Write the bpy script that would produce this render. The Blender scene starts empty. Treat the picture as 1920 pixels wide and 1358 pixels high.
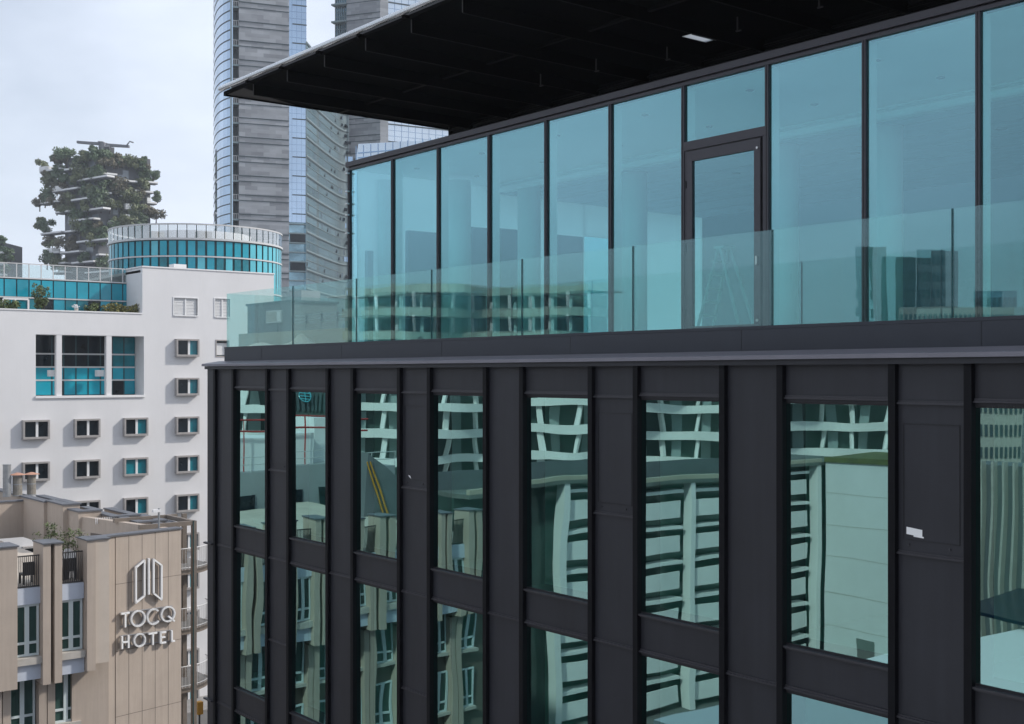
import bpy, math, random
from mathutils import Vector
random.seed(7)
SC = bpy.context.scene
COL = SC.collection
rad = math.radians

# ------------------------------------------------------------------ camera, sky, sun, exposure
CZ = 27.0                                  # camera height above the street
FPX, CX, HY = 2292.0, 960.0, 702.0         # focal length, centre column and horizon row of the 1920 px photograph
TH = math.atan2(1820.0, FPX)
S, C = math.sin(TH), math.cos(TH)
FW = Vector((-C, S, 0)); RT = Vector((S, C, 0)); UP = Vector((0, 0, 1))
cam = bpy.data.cameras.new('camera'); cam_o = bpy.data.objects.new('camera', cam); COL.objects.link(cam_o)
cam_o.location = (0, 0, CZ)
cam_o.rotation_euler = (rad(90), 0, math.atan2(FW.y, FW.x) - rad(90))
cam.sensor_width = 36.0; cam.lens = FPX / 1920 * 36.0; cam.shift_y = 23.0 / 1920
cam.clip_start = 0.1; cam.clip_end = 6000
SC.camera = cam_o

SUN_DIR = Vector((0.36, 0.70, 0.60)).normalized()      # towards the sun
sun = bpy.data.lights.new('sun', 'SUN'); sun.energy = 3.3; sun.angle = rad(3.0); sun.color = (1.0, 0.95, 0.88)
sun_o = bpy.data.objects.new('sun', sun); COL.objects.link(sun_o)
sun_o.rotation_euler = SUN_DIR.to_track_quat('Z', 'Y').to_euler()

W = bpy.data.worlds.new('World'); SC.world = W; W.use_nodes = True
nt = W.node_tree; nt.nodes.clear()
def wn(t): return nt.nodes.new(t)
sky = wn('ShaderNodeTexSky'); sky.sky_type = 'NISHITA'; sky.sun_disc = False
sky.sun_elevation = math.asin(SUN_DIR.z); sky.sun_rotation = math.atan2(SUN_DIR.x, SUN_DIR.y)
sky.air_density = 1.0; sky.dust_density = 1.5; sky.ozone_density = 1.2
tc = wn('ShaderNodeTexCoord'); mp = wn('ShaderNodeMapping'); mp.inputs['Scale'].default_value = (1.0, 1.0, 2.4)
nz = wn('ShaderNodeTexNoise'); nz.inputs['Scale'].default_value = 1.7; nz.inputs['Detail'].default_value = 6; nz.inputs['Roughness'].default_value = 0.5
cr = wn('ShaderNodeValToRGB'); cr.color_ramp.elements[0].position = 0.30; cr.color_ramp.elements[1].position = 0.64
cr.color_ramp.elements[0].color = (0.22, 0.22, 0.22, 1)
mx = wn('ShaderNodeMix'); mx.data_type = 'RGBA'; mx.inputs[7].default_value = (9.9, 10.75, 12.3, 1)
bg = wn('ShaderNodeBackground'); bg.inputs['Strength'].default_value = 0.1
out = wn('ShaderNodeOutputWorld')
L = nt.links.new
L(tc.outputs['Generated'], mp.inputs['Vector']); L(mp.outputs[0], nz.inputs['Vector']); L(nz.outputs['Fac'], cr.inputs[0])
L(cr.outputs[0], mx.inputs[0]); L(sky.outputs[0], mx.inputs[6]); L(mx.outputs[2], bg.inputs['Color']); L(bg.outputs[0], out.inputs[0])
SC.view_settings.view_transform = 'Standard'; SC.view_settings.look = 'None'
SC.view_settings.exposure = 0.06; SC.view_settings.gamma = 1.0
SC.cycles.use_denoising = True
SC.cycles.max_bounces = 10; SC.cycles.transparent_max_bounces = 24; SC.cycles.glossy_bounces = 5
SC.cycles.caustics_reflective = False; SC.cycles.caustics_refractive = False
SC.cycles.sample_clamp_indirect = 6

# ------------------------------------------------------------------ measuring helpers
def ray(x, y): return FW + RT * ((x - CX) / FPX) + UP * ((HY - y) / FPX)
CAMP = Vector((0, 0, CZ))
def onY(x, y, Y): r = ray(x, y); return CAMP + r * (Y / r.y)
def onX(x, y, X): r = ray(x, y); return CAMP + r * (X / r.x)
def onZ(x, y, Z): r = ray(x, y); return CAMP + r * ((Z - CZ) / r.z)
def at(x, y, D): return CAMP + ray(x, y) * D
class Plane:
    """a vertical plane: P0 a point on it, d its horizontal direction, n its normal towards the camera"""
    def __init__(self, P0, d):
        self.P0 = Vector(P0); self.d = Vector((d[0], d[1], 0)).normalized()
        if self.d.dot(RT) < 0: self.d = -self.d
        n = Vector((self.d.y, -self.d.x, 0))
        if n.dot(CAMP - self.P0) < 0: n = -n
        self.n = n
    def hit(self, x, y, off=0.0):
        r = ray(x, y); k = ((self.P0 + self.n * off - CAMP).dot(self.n)) / r.dot(self.n)
        return CAMP + r * k
    def sz(self, x, y, off=0.0):
        p = self.hit(x, y, off); return ((p - self.P0).dot(self.d), p.z)
    def p(self, s, z, off=0.0):
        q = self.P0 + self.d * s + self.n * off; return Vector((q.x, q.y, z))
def vp_dir(vx): r = FW + RT * ((vx - CX) / FPX); return (r.x, r.y)

# ------------------------------------------------------------------ mesh builder
class MB:
    def __init__(self): self.v = []; self.f = []
    def quad(self, a, b, c, d):
        i = len(self.v); self.v += [Vector(a), Vector(b), Vector(c), Vector(d)]; self.f.append((i, i+1, i+2, i+3)); return self
    def poly(self, pts):
        i = len(self.v); self.v += [Vector(p) for p in pts]; self.f.append(tuple(range(i, i+len(pts)))); return self
    def hexa(self, p):     # 8 points: bottom ring then top ring
        i = len(self.v); self.v += [Vector(q) for q in p]
        for f in ((0,3,2,1),(4,5,6,7),(0,1,5,4),(1,2,6,5),(2,3,7,6),(3,0,4,7)): self.f.append(tuple(i+k for k in f))
        return self
    def box(self, x0, x1, y0, y1, z0, z1):
        x0, x1 = sorted((x0, x1)); y0, y1 = sorted((y0, y1)); z0, z1 = sorted((z0, z1))
        return self.hexa([(x0,y0,z0),(x1,y0,z0),(x1,y1,z0),(x0,y1,z0),(x0,y0,z1),(x1,y0,z1),(x1,y1,z1),(x0,y1,z1)])
    def pbox(self, P, s0, s1, z0, z1, o0, o1):   # box on a Plane
        return self.hexa([P.p(s0,z0,o1),P.p(s1,z0,o1),P.p(s1,z0,o0),P.p(s0,z0,o0),P.p(s0,z1,o1),P.p(s1,z1,o1),P.p(s1,z1,o0),P.p(s0,z1,o0)])
    def prism(self, pts, vec):
        n = len(pts); i = len(self.v); vec = Vector(vec)
        self.v += [Vector(p) for p in pts] + [Vector(p) + vec for p in pts]
        self.f.append(tuple(range(i, i+n))); self.f.append(tuple(range(i+2*n-1, i+n-1, -1)))
        for k in range(n): k2 = (k+1) % n; self.f.append((i+k, i+n+k, i+n+k2, i+k2))
        return self
    def ring(self, pts, vec, z0, z1):   # vertical ribbon with thickness along an open path of (x,y)
        return self
    def tube(self, path, r, n=8, r2=None):
        path = [Vector(p) for p in path]; base = len(self.v); m = len(path)
        for j, p in enumerate(path):
            t = (path[min(j+1, m-1)] - path[max(j-1, 0)]).normalized()
            a = t.cross(Vector((0,0,1)));
            if a.length < 1e-4: a = Vector((1,0,0))
            a.normalize(); b = t.cross(a).normalized()
            rr = r if r2 is None else r + (r2 - r) * j / max(1, m-1)
            for k in range(n):
                an = 2*math.pi*k/n; self.v.append(p + a*(math.cos(an)*rr) + b*(math.sin(an)*rr))
        for j in range(m-1):
            for k in range(n):
                k2 = (k+1) % n; self.f.append((base+j*n+k, base+j*n+k2, base+(j+1)*n+k2, base+(j+1)*n+k))
        self.f.append(tuple(base+k for k in range(n-1, -1, -1))); self.f.append(tuple(base+(m-1)*n+k for k in range(n)))
        return self
    def arc_wall(self, pts, z0, z1, th):   # a wall of thickness th following a polyline of (x,y); th towards its left
        n = len(pts); off = []
        for j in range(n):
            a = Vector(pts[max(j-1,0)]); b = Vector(pts[min(j+1,n-1)]); t = (b-a).normalized(); off.append(Vector((-t.y, t.x))*th)
        for j in range(n-1):
            p, q = Vector(pts[j]), Vector(pts[j+1]); p2, q2 = p+off[j], q+off[j+1]
            self.hexa([(p.x,p.y,z0),(q.x,q.y,z0),(q2.x,q2.y,z0),(p2.x,p2.y,z0),(p.x,p.y,z1),(q.x,q.y,z1),(q2.x,q2.y,z1),(p2.x,p2.y,z1)])
        return self
    def leaves(self, c, r, n, size, squash=0.85, seed=0):
        rg = random.Random(seed); c = Vector(c)
        lobes = [(c + Vector((rg.uniform(-.6,.6)*r, rg.uniform(-.6,.6)*r, rg.uniform(-.5,.6)*r*squash)), r*rg.uniform(.35,.6)) for _ in range(6)]
        for _ in range(n):
            lc, lr = rg.choice(lobes)
            d = Vector((rg.gauss(0,1), rg.gauss(0,1), rg.gauss(0,1)))
            d.normalize(); p = lc + d * lr * (rg.random() ** 0.4) ; p.z = lc.z + (p.z - lc.z) * squash
            u = Vector((rg.gauss(0,1), rg.gauss(0,1), rg.gauss(0,1))).normalized(); w = u.cross(d)
            if w.length < 1e-3: continue
            w.normalize(); s = size * rg.uniform(.6, 1.3)
            self.quad(p - u*s, p - w*s*.6, p + u*s, p + w*s*.6)
        return self
    def build(self, name, mat, parent=None, label=None, smooth=False, bevel=0.0):
        o0 = Vector((0,0,0)); q = parent
        while q is not None: o0 += q.location; q = q.parent
        me = bpy.data.meshes.new(name); me.from_pydata([tuple(v - o0) for v in self.v], [], self.f); me.update()
        if smooth: me.polygons.foreach_set('use_smooth', [True]*len(me.polygons))
        me.materials.append(mat)
        o = bpy.data.objects.new(name, me); COL.objects.link(o)
        if parent is not None: o.parent = parent
        if label: o['label'] = label
        if bevel:
            bv = o.modifiers.new('bevel', 'BEVEL'); bv.width = bevel; bv.segments = 2; bv.limit_method = 'ANGLE'
        return o
def thing(name, label, cat, loc, group=None):
    o = bpy.data.objects.new(name, None); COL.objects.link(o); o.location = loc; o.empty_display_size = 0.5
    o['label'] = label; o['category'] = cat
    if group: o['group'] = group
    return o
def tag(o, label, cat, group=None):
    o['label'] = label; o['category'] = cat
    if group: o['group'] = group
    return o
def structure(o): o['kind'] = 'structure'; return o

# ------------------------------------------------------------------ materials
def mat(name, col, rough=0.6, var=0.0, scale=3.0, metal=0.0, spec=0.5, bump=0.0, bscale=40.0, stretch=(1,1,1), col2=None, detail=4):
    m = bpy.data.materials.new(name); m.use_nodes = True; t = m.node_tree; b = t.nodes['Principled BSDF']
    b.inputs['Base Color'].default_value = (*col, 1); b.inputs['Roughness'].default_value = rough; b.inputs['Metallic'].default_value = metal
    b.inputs['Specular IOR Level'].default_value = spec
    co = t.nodes.new('ShaderNodeTexCoord'); mpn = t.nodes.new('ShaderNodeMapping'); mpn.inputs['Scale'].default_value = stretch
    t.links.new(co.outputs['Object'], mpn.inputs['Vector'])
    if var > 0 or col2:
        n = t.nodes.new('ShaderNodeTexNoise'); n.inputs['Scale'].default_value = scale; n.inputs['Detail'].default_value = detail; n.inputs['Roughness'].default_value = .65
        t.links.new(mpn.outputs[0], n.inputs['Vector'])
        r = t.nodes.new('ShaderNodeValToRGB'); r.color_ramp.elements[0].position = .3; r.color_ramp.elements[1].position = .7
        c2 = col2 or tuple(min(1, c*(1+var)) for c in col); c1 = tuple(c*(1-var) for c in col) if not col2 else col
        r.color_ramp.elements[0].color = (*c1, 1); r.color_ramp.elements[1].color = (*c2, 1)
        t.links.new(n.outputs['Fac'], r.inputs[0]); t.links.new(r.outputs[0], b.inputs['Base Color'])
    if bump > 0:
        n2 = t.nodes.new('ShaderNodeTexNoise'); n2.inputs['Scale'].default_value = bscale; n2.inputs['Detail'].default_value = 3
        t.links.new(mpn.outputs[0], n2.inputs['Vector'])
        bp = t.nodes.new('ShaderNodeBump'); bp.inputs['Strength'].default_value = bump; bp.inputs['Distance'].default_value = 0.02
        t.links.new(n2.outputs['Fac'], bp.inputs['Height']); t.links.new(bp.outputs[0], b.inputs['Normal'])
    return m
def glass(name, tint, refl, r0, r90, wob=0.0, wscale=0.5, rough=0.0, vary=0.0):
    """thin architectural glass: tinted transmission mixed with a coated reflection that grows towards grazing"""
    m = bpy.data.materials.new(name); m.use_nodes = True; t = m.node_tree; t.nodes.clear()
    tr = t.nodes.new('ShaderNodeBsdfTransparent'); tr.inputs[0].default_value = (*tint, 1)
    gl = t.nodes.new('ShaderNodeBsdfGlossy'); gl.inputs['Color'].default_value = (*refl, 1); gl.inputs['Roughness'].default_value = rough
    lw = t.nodes.new('ShaderNodeLayerWeight'); lw.inputs['Blend'].default_value = 0.5
    pw = t.nodes.new('ShaderNodeMath'); pw.operation = 'POWER'; pw.inputs[1].default_value = 1.5
    mr = t.nodes.new('ShaderNodeMapRange'); mr.inputs['To Min'].default_value = r0; mr.inputs['To Max'].default_value = r90
    mixs = t.nodes.new('ShaderNodeMixShader'); o = t.nodes.new('ShaderNodeOutputMaterial')
    t.links.new(lw.outputs['Facing'], pw.inputs[0]); t.links.new(pw.outputs[0], mr.inputs['Value']); t.links.new(mr.outputs[0], mixs.inputs[0])
    t.links.new(tr.outputs[0], mixs.inputs[1]); t.links.new(gl.outputs[0], mixs.inputs[2]); t.links.new(mixs.outputs[0], o.inputs[0])
    if vary:      # coating differs a little from pane to pane
        oi = t.nodes.new('ShaderNodeObjectInfo'); m1 = t.nodes.new('ShaderNodeMapRange'); m1.inputs['To Min'].default_value = -vary; m1.inputs['To Max'].default_value = vary
        ad = t.nodes.new('ShaderNodeMath'); ad.operation = 'ADD'; ad.use_clamp = True
        t.links.new(oi.outputs['Random'], m1.inputs['Value']); t.links.new(mr.outputs[0], ad.inputs[0]); t.links.new(m1.outputs[0], ad.inputs[1]); t.links.new(ad.outputs[0], mixs.inputs[0])
    if wob > 0:
        co = t.nodes.new('ShaderNodeTexCoord'); n = t.nodes.new('ShaderNodeTexNoise'); n.inputs['Scale'].default_value = wscale; n.inputs['Detail'].default_value = 1.0
        t.links.new(co.outputs['Object'], n.inputs['Vector'])
        bp = t.nodes.new('ShaderNodeBump'); bp.inputs['Strength'].default_value = 1.0; bp.inputs['Distance'].default_value = wob
        t.links.new(n.outputs['Fac'], bp.inputs['Height']); t.links.new(bp.outputs[0], gl.inputs['Normal'])
    return m
M = {}
M['panel'] = mat('dark_aluminium_panel', (.0175,.018,.023), .5, .12, 1.2, spec=.4, bump=.12, bscale=160)
def per_object_tone(m, amt, streak=0.0):
    t = m.node_tree; b = t.nodes['Principled BSDF']; lk = b.inputs['Base Color'].links[0]; src = lk.from_socket
    oi = t.nodes.new('ShaderNodeObjectInfo'); mr = t.nodes.new('ShaderNodeMapRange'); mr.inputs['To Min'].default_value = 1-amt; mr.inputs['To Max'].default_value = 1+amt
    t.links.new(oi.outputs['Random'], mr.inputs['Value'])
    fac = mr.outputs[0]
    if streak:
        co = t.nodes.new('ShaderNodeTexCoord'); mp_ = t.nodes.new('ShaderNodeMapping'); mp_.inputs['Scale'].default_value = (6, 6, .35); n = t.nodes.new('ShaderNodeTexNoise'); n.inputs['Scale'].default_value = 1.3; n.inputs['Detail'].default_value = 5
        m2 = t.nodes.new('ShaderNodeMapRange'); m2.inputs['From Min'].default_value = .3; m2.inputs['From Max'].default_value = .7; m2.inputs['To Min'].default_value = 1-streak; m2.inputs['To Max'].default_value = 1+streak
        t.links.new(co.outputs['Object'], mp_.inputs[0]); t.links.new(mp_.outputs[0], n.inputs['Vector']); t.links.new(n.outputs['Fac'], m2.inputs['Value'])
        mu = t.nodes.new('ShaderNodeMath'); mu.operation = 'MULTIPLY'; t.links.new(fac, mu.inputs[0]); t.links.new(m2.outputs[0], mu.inputs[1]); fac = mu.outputs[0]
    sc_ = t.nodes.new('ShaderNodeVectorMath'); sc_.operation = 'SCALE'; t.links.new(src, sc_.inputs[0]); t.links.new(fac, sc_.inputs['Scale']); t.links.new(sc_.outputs[0], b.inputs['Base Color'])
per_object_tone(M['panel'], .10, .12)
M['fin'] = mat('black_fin', (.0035,.0035,.005), .55, spec=.15)
M['ledge'] = mat('dark_ledge', (.026,.025,.031), .45, spec=.5)
M['coping'] = mat('coping_metal', (.16,.155,.18), .42, .08, 2, spec=.5)
M['parapet'] = mat('slate_parapet', (.024,.028,.038), .5, .08, 1.5, spec=.4)
M['frame'] = mat('dark_grey_frame', (.045,.042,.052), .45, .05, 2)
M['gasket'] = mat('black_gasket', (.006,.006,.008), .6)
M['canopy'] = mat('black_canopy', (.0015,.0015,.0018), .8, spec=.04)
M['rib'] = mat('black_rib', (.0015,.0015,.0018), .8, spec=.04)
M['rib_edge'] = mat('rib_edge_grey', (.004,.004,.0045), .6, spec=.08)
M['canopy_edge'] = mat('canopy_edge_grey', (.035,.033,.036), .6)
M['pipe'] = mat('pale_metal_pipe', (.86,.88,.90), .22, .04, 4, metal=.9)
M['louvre'] = mat('black_louvre', (.006,.006,.007), .6, spec=.2)
M['wall_glass'] = glass('teal_wall_glass', (.49,.97,.96), (.44,.79,.89), .24, .98, wob=.002, wscale=.45, vary=.05)
M['win_glass'] = glass('green_window_glass', (.34,.90,.78), (.47,.81,.80), .43, .82, wob=.0045, wscale=.5)
M['end_glass'] = glass('blue_end_glass', (.30,.58,.66), (.5,.8,.9), .2, .8)
M['rail_glass'] = glass('clear_green_glass', (.88,.955,.935), (.62,.90,.96), .065, .24, wob=.0015, wscale=.6)
M['glass_edge'] = mat('glass_edge_teal', (.003,.05,.055), .2)
M['int_white'] = mat('interior_white', (.90,.91,.91), .7, .03, 1)
M['int_beam'] = mat('interior_beam_white', (.74,.78,.79), .6, .03, 2)
M['int_shaded'] = mat('interior_shaded_ceiling', (.42,.45,.52), .8, .10, .8, stretch=(1,6,1))  # rear ceiling greyed, shade behind the beam put into its colour
M['int_floor'] = mat('interior_floor', (.42,.42,.40), .5, .1, .7)
M['int_dark'] = mat('interior_dark_panel', (.17,.17,.25), .7, .1, 1)
M['room'] = mat('room_wall', (.42,.50,.46), .8, .15, .6)
M['room_floor'] = mat('room_floor', (.55,.60,.55), .7, .1, .8)
def frost(name, col):
    m = bpy.data.materials.new(name); m.use_nodes = True; t = m.node_tree; t.nodes.clear()
    a = t.nodes.new('ShaderNodeBsdfTranslucent'); a.inputs[0].default_value = (*col, 1); o = t.nodes.new('ShaderNodeOutputMaterial'); t.links.new(a.outputs[0], o.inputs[0]); return m
M['frost'] = frost('frosted_skylight', (.50,.52,.54))
M['back_panel'] = frost('translucent_back_panel', (.13,.15,.18))  # back wall made translucent so the rear sky brightens the interior
M['room_back'] = frost('translucent_room_wall', (.26,.42,.35))  # room wall made translucent to brighten the rooms from the open rear
M['end_panel'] = frost('translucent_end_panel', (.78,.84,.86))  # end wall made translucent so sky behind it brightens the left panes
M['paper'] = mat('white_paper', (.8,.8,.78), .7)
M['steel'] = mat('steel', (.5,.5,.5), .3, metal=.8)
M['alu'] = mat('aluminium_ladder', (.36,.38,.39), .5, metal=.2)
M['tarp'] = mat('cream_cloth', (.72,.70,.58), .9, .1, 6)
M['carton'] = mat('cardboard', (.42,.32,.20), .85, .08, 4)
M['white_wall'] = mat('white_plaster', (.70,.692,.698), .85, .04, .35, bump=.1, bscale=20, stretch=(1,1,.5), detail=8)
per_object_tone(M['white_wall'], .0, .010)
M['white_trim'] = mat('white_trim', (.78,.77,.77), .7)
M['boxframe'] = mat('stone_box_frame', (.34,.32,.31), .7, .12, 3)
M['white_frame'] = mat('white_window_frame', (.74,.74,.74), .5)
M['shutter'] = mat('white_roller_shutter', (.70,.70,.70), .7, .03, 3)
M['dark_glass'] = mat('dark_window_glass', (.006,.012,.018), .12, .3, 1.5, spec=.35)
M['teal_glass'] = mat('teal_window_glass', (.008,.17,.215), .12, .22, 1.2, spec=.5)
M['teal_panel'] = mat('teal_glass_panel', (.012,.30,.40), .15, .16, .35, spec=.5)
per_object_tone(M['teal_panel'], .14)
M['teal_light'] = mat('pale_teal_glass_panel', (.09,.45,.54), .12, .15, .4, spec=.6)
M['teal_line'] = mat('dark_teal_joint', (.004,.045,.055), .4)
M['clear_rail'] = glass('clear_roof_rail_glass', (.86,.92,.92), (.9,.95,.95), .10, .6)
M['drum_rail'] = glass('pale_drum_rail_glass', (.62,.65,.65), (.95,.97,.97), .38, .8)
M['rail_metal'] = mat('pale_rail_metal', (.55,.55,.55), .4)
M['roof'] = mat('roof_membrane', (.45,.44,.42), .9, .15, .5)
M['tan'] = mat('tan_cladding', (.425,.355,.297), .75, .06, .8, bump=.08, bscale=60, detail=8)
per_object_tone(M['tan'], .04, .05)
M['tan_lit'] = mat('sunlit_tan_cladding', (.52,.45,.385), .75, .05, .8, bump=.08, bscale=60)  # lighter copy of the tan, sunlight put into the side panel colour
M['tan_joint'] = mat('cladding_joint', (.13,.11,.095), .8)
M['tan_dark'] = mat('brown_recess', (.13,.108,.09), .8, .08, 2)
M['coping_dark'] = mat('dark_roof_coping', (.11,.115,.13), .6, .1, 2)
M['terrace'] = mat('terrace_paving', (.50,.44,.37), .85, .12, .7)
M['pale_blue'] = mat('pale_blue_spandrel', (.52,.57,.66), .5, .04, 1)
M['sill'] = mat('stone_sill', (.44,.41,.37), .8, .1, 2)
M['pale_frame'] = mat('pale_window_frame', (.60,.68,.70), .5)
M['curtain'] = mat('green_curtained_glass', (.035,.075,.066), .25, .35, 1.4, spec=.4, stretch=(1,3,.3))
M['iron'] = mat('dark_iron', (.05,.047,.046), .6, .1, 5)
M['rust_steel'] = mat('brown_steel', (.17,.14,.115), .6, .2, 2)
M['mesh_deck'] = mat('grey_deck', (.16,.155,.15), .8, .15, 3)
M['sign_white'] = mat('white_sign_letter', (.82,.82,.82), .4)
M['sign_side'] = mat('grey_sign_side', (.30,.30,.31), .5)
M['zinc'] = mat('zinc_flue', (.30,.31,.32), .45, .2, 3, metal=.3)
M['terracotta'] = mat('terracotta_cap', (.42,.22,.15), .8)
M['concrete_flue'] = mat('weathered_flue', (.24,.22,.19), .8, .25, 4)
M['leaf'] = mat('dark_green_leaf', (.10,.15,.075), .6, .35, .35)
M['leaf2'] = mat('olive_leaf', (.16,.185,.09), .6, .4, .35)
M['leaf3'] = mat('brown_green_leaf', (.155,.14,.088), .6, .4, .35)
M['leaf_near'] = mat('fresh_green_leaf', (.10,.13,.045), .6, .4, 2.0)
M['leaf_yellow'] = mat('yellow_green_leaf', (.17,.16,.045), .6, .5, 3.0)
M['bark'] = mat('bark', (.06,.045,.032), .9, .3, 4)
M['charcoal'] = mat('charcoal_tower_wall', (.12,.124,.136), .7, .2, .12, stretch=(1,1,.4))
M['tower_white'] = mat('white_balcony', (.80,.80,.80), .6)
M['tower_win'] = mat('pale_tower_window', (.20,.23,.26), .15, .3, .2, spec=.7)
M['crane'] = mat('grey_crane', (.18,.18,.20), .6)
M['stone'] = None
M['sky_glass'] = mat('pale_blue_facade_glass', (.42,.53,.66), .06, .12, .06, metal=.85, spec=.5)
M['mid_glass'] = mat('blue_facade_glass', (.30,.42,.56), .06, .15, .06, metal=.8)
M['white_glass'] = mat('white_facade_glass', (.62,.68,.74), .08, .06, .06, metal=.8)
M['green_glass'] = mat('grey_green_facade_glass', (.22,.335,.385), .08, .45, .22, metal=.8, stretch=(1,1,2.5))
M['mullion'] = mat('pale_facade_mullion', (.20,.26,.275), .5)
M['dark_line'] = mat('dark_facade_line', (.05,.075,.085), .5)
M['asphalt'] = mat('asphalt', (.052,.052,.055), .9, .2, .5, bump=.2, bscale=30)
M['pavement'] = mat('pavement_stone', (.26,.25,.24), .9, .12, .6)
M['ground'] = mat('city_ground', (.14,.135,.13), .95, .3, .03)
M['paint'] = mat('road_paint', (.7,.7,.68), .8)
M['grey_clad'] = mat('grey_cladding', (.13,.14,.15), .6, .12, .5)
M['grey_screen'] = mat('grey_screen_panel', (.30,.31,.32), .6, .06, .5)
M['beige_wall'] = mat('beige_rendered_wall', (.42,.38,.30), .85, .08, .5)
M['yellow_paint'] = mat('yellow_paint', (.55,.26,.02), .5)
M['black'] = mat('black_plastic', (.01,.01,.01), .5)
M['red'] = mat('red_paint', (.40,.035,.03), .5)
M['wavy_white'] = mat('white_wavy_concrete', (.80,.785,.765), .7, .05, .2)
M['office_glass'] = mat('dark_green_office_glass', (.05,.085,.075), .15, .4, .12, spec=.5)
M['fluted'] = mat('green_fluted_glass', (.13,.19,.16), .3, .45, .5, stretch=(3,3,.1))
M['wavy_beige'] = mat('beige_green_band', (.42,.44,.37), .8, .12, .3)
M['office_blind'] = mat('pale_green_blind', (.30,.36,.36), .7)
M['moss'] = mat('mossy_roof', (.12,.12,.04), .95, .4, .6)
M['roof_dark'] = mat('grey_gravel_roof', (.13,.14,.13), .9, .3, .4)
M['solar'] = mat('solar_cell', (.006,.015,.035), .2)
M['grey_tower'] = mat('dark_green_tower_wall', (.035,.055,.052), .5, .3, .1)

def stone_mat():
    m = bpy.data.materials.new('grey_stone_cladding'); m.use_nodes = True; t = m.node_tree; b = t.nodes['Principled BSDF']
    b.inputs['Roughness'].default_value = .75
    co = t.nodes.new('ShaderNodeTexCoord'); sp = t.nodes.new('ShaderNodeSeparateXYZ'); cb = t.nodes.new('ShaderNodeCombineXYZ'); ad = t.nodes.new('ShaderNodeMath')
    t.links.new(co.outputs['Object'], sp.inputs[0]); t.links.new(sp.outputs['X'], ad.inputs[0]); t.links.new(sp.outputs['Y'], ad.inputs[1])
    t.links.new(ad.outputs[0], cb.inputs['X']); t.links.new(sp.outputs['Z'], cb.inputs['Y'])
    br = t.nodes.new('ShaderNodeTexBrick'); br.inputs['Scale'].default_value = 1.0; br.inputs['Brick Width'].default_value = 3.2; br.inputs['Row Height'].default_value = .8
    br.inputs['Mortar Size'].default_value = 0.0; br.inputs['Color1'].default_value = (.235,.245,.262,1); br.inputs['Color2'].default_value = (.385,.40,.42,1); br.inputs['Mortar'].default_value = (.06,.06,.06,1)
    t.links.new(cb.outputs[0], br.inputs['Vector'])
    n = t.nodes.new('ShaderNodeTexNoise'); n.inputs['Scale'].default_value = .22; n.inputs['Detail'].default_value = 5
    mp2 = t.nodes.new('ShaderNodeMapping'); mp2.inputs['Scale'].default_value = (.6, 2.2, 1); t.links.new(cb.outputs[0], mp2.inputs[0]); t.links.new(mp2.outputs[0], n.inputs['Vector'])
    r = t.nodes.new('ShaderNodeValToRGB'); r.color_ramp.elements[0].position = .35; r.color_ramp.elements[1].position = .7
    r.color_ramp.elements[0].color = (.88,.88,.88,1); r.color_ramp.elements[1].color = (1.14,1.14,1.14,1)
    t.links.new(n.outputs['Fac'], r.inputs[0])
    mxn = t.nodes.new('ShaderNodeMix'); mxn.data_type = 'RGBA'; mxn.blend_type = 'MULTIPLY'; mxn.inputs[0].default_value = 1
    t.links.new(br.outputs['Color'], mxn.inputs[6]); t.links.new(r.outputs[0], mxn.inputs[7]); t.links.new(mxn.outputs[2], b.inputs['Base Color'])
    return m
M['stone'] = stone_mat()
def curtain_wall_mat():
    m = stone_mat(); m.name = 'gridded_curtain_glass'; t = m.node_tree; b = t.nodes['Principled BSDF']
    b.inputs['Metallic'].default_value = .45; b.inputs['Roughness'].default_value = .08
    br = [n for n in t.nodes if n.type == 'TEX_BRICK'][0]
    br.offset = 0.0; br.inputs['Brick Width'].default_value = 1.3; br.inputs['Row Height'].default_value = 1.35; br.inputs['Mortar Size'].default_value = .07
    br.inputs['Color1'].default_value = (.07,.17,.22,1); br.inputs['Color2'].default_value = (.26,.44,.54,1); br.inputs['Mortar'].default_value = (.16,.22,.24,1)
    return m
M['curtain_wall'] = curtain_wall_mat()

# ------------------------------------------------------------------ ground, streets
structure(MB().quad((-1500,-1500,0),(1500,-1500,0),(1500,1500,0),(-1500,1500,0)).build('ground', M['ground']))
structure(MB().quad((-47,-200,.004),(-33,-200,.004),(-33,300,.004),(-47,300,.004)).build('road', M['asphalt']))
structure(MB().quad((-92,27,.008),(-47,27,.008),(-47,36,.008),(-92,36,.008)).build('side_road', M['asphalt']))
mk = MB()
for k in range(-20, 40): mk.quad((-40.1,k*6,.012),(-39.9,k*6,.012),(-39.9,k*6+3,.012),(-40.1,k*6+3,.012))
for k in range(7): mk.quad((-85+k*5,31.4,.012),(-82.5+k*5,31.4,.012),(-82.5+k*5,31.55,.012),(-85+k*5,31.55,.012))
structure(mk.build('road_marking', M['paint']))
structure(MB().box(-96,-92,-20,120,-.5,.13).build('pavement', M['pavement']))
structure(MB().box(-50.5,-47,-40,26,-.5,.13).build('pavement', M['pavement']))
structure(MB().box(-33,-29.0,-60,60,-.5,.13).build('pavement', M['pavement']))

# ------------------------------------------------------------------ dark office building
B = thing('office_building', 'dark aluminium office block with tall green windows, glazed terrace and black canopy', 'building', (-14, 13, 0))
Z = lambda z: CZ + z
XL, XR = -28.6, 4.5
PER = 2.762
FIN0, FIN1 = 13.0, 13.08                 # fin front and panel plane
FLOOR = 3.88
TOPZ = Z(.20)
body = MB()
body.box(XL, XR, 13.6, 13.9, 0, Z(-16)); body.box(XL, XL+.3, 13.9, 31, 0, Z(.2)); body.box(XL, XR, 30.7, 31, 0, Z(-17)); body.box(XR-.3, XR, 13.6, 30.7, 0, Z(.2))
body.build('outer_wall', M['panel'], B)
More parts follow.
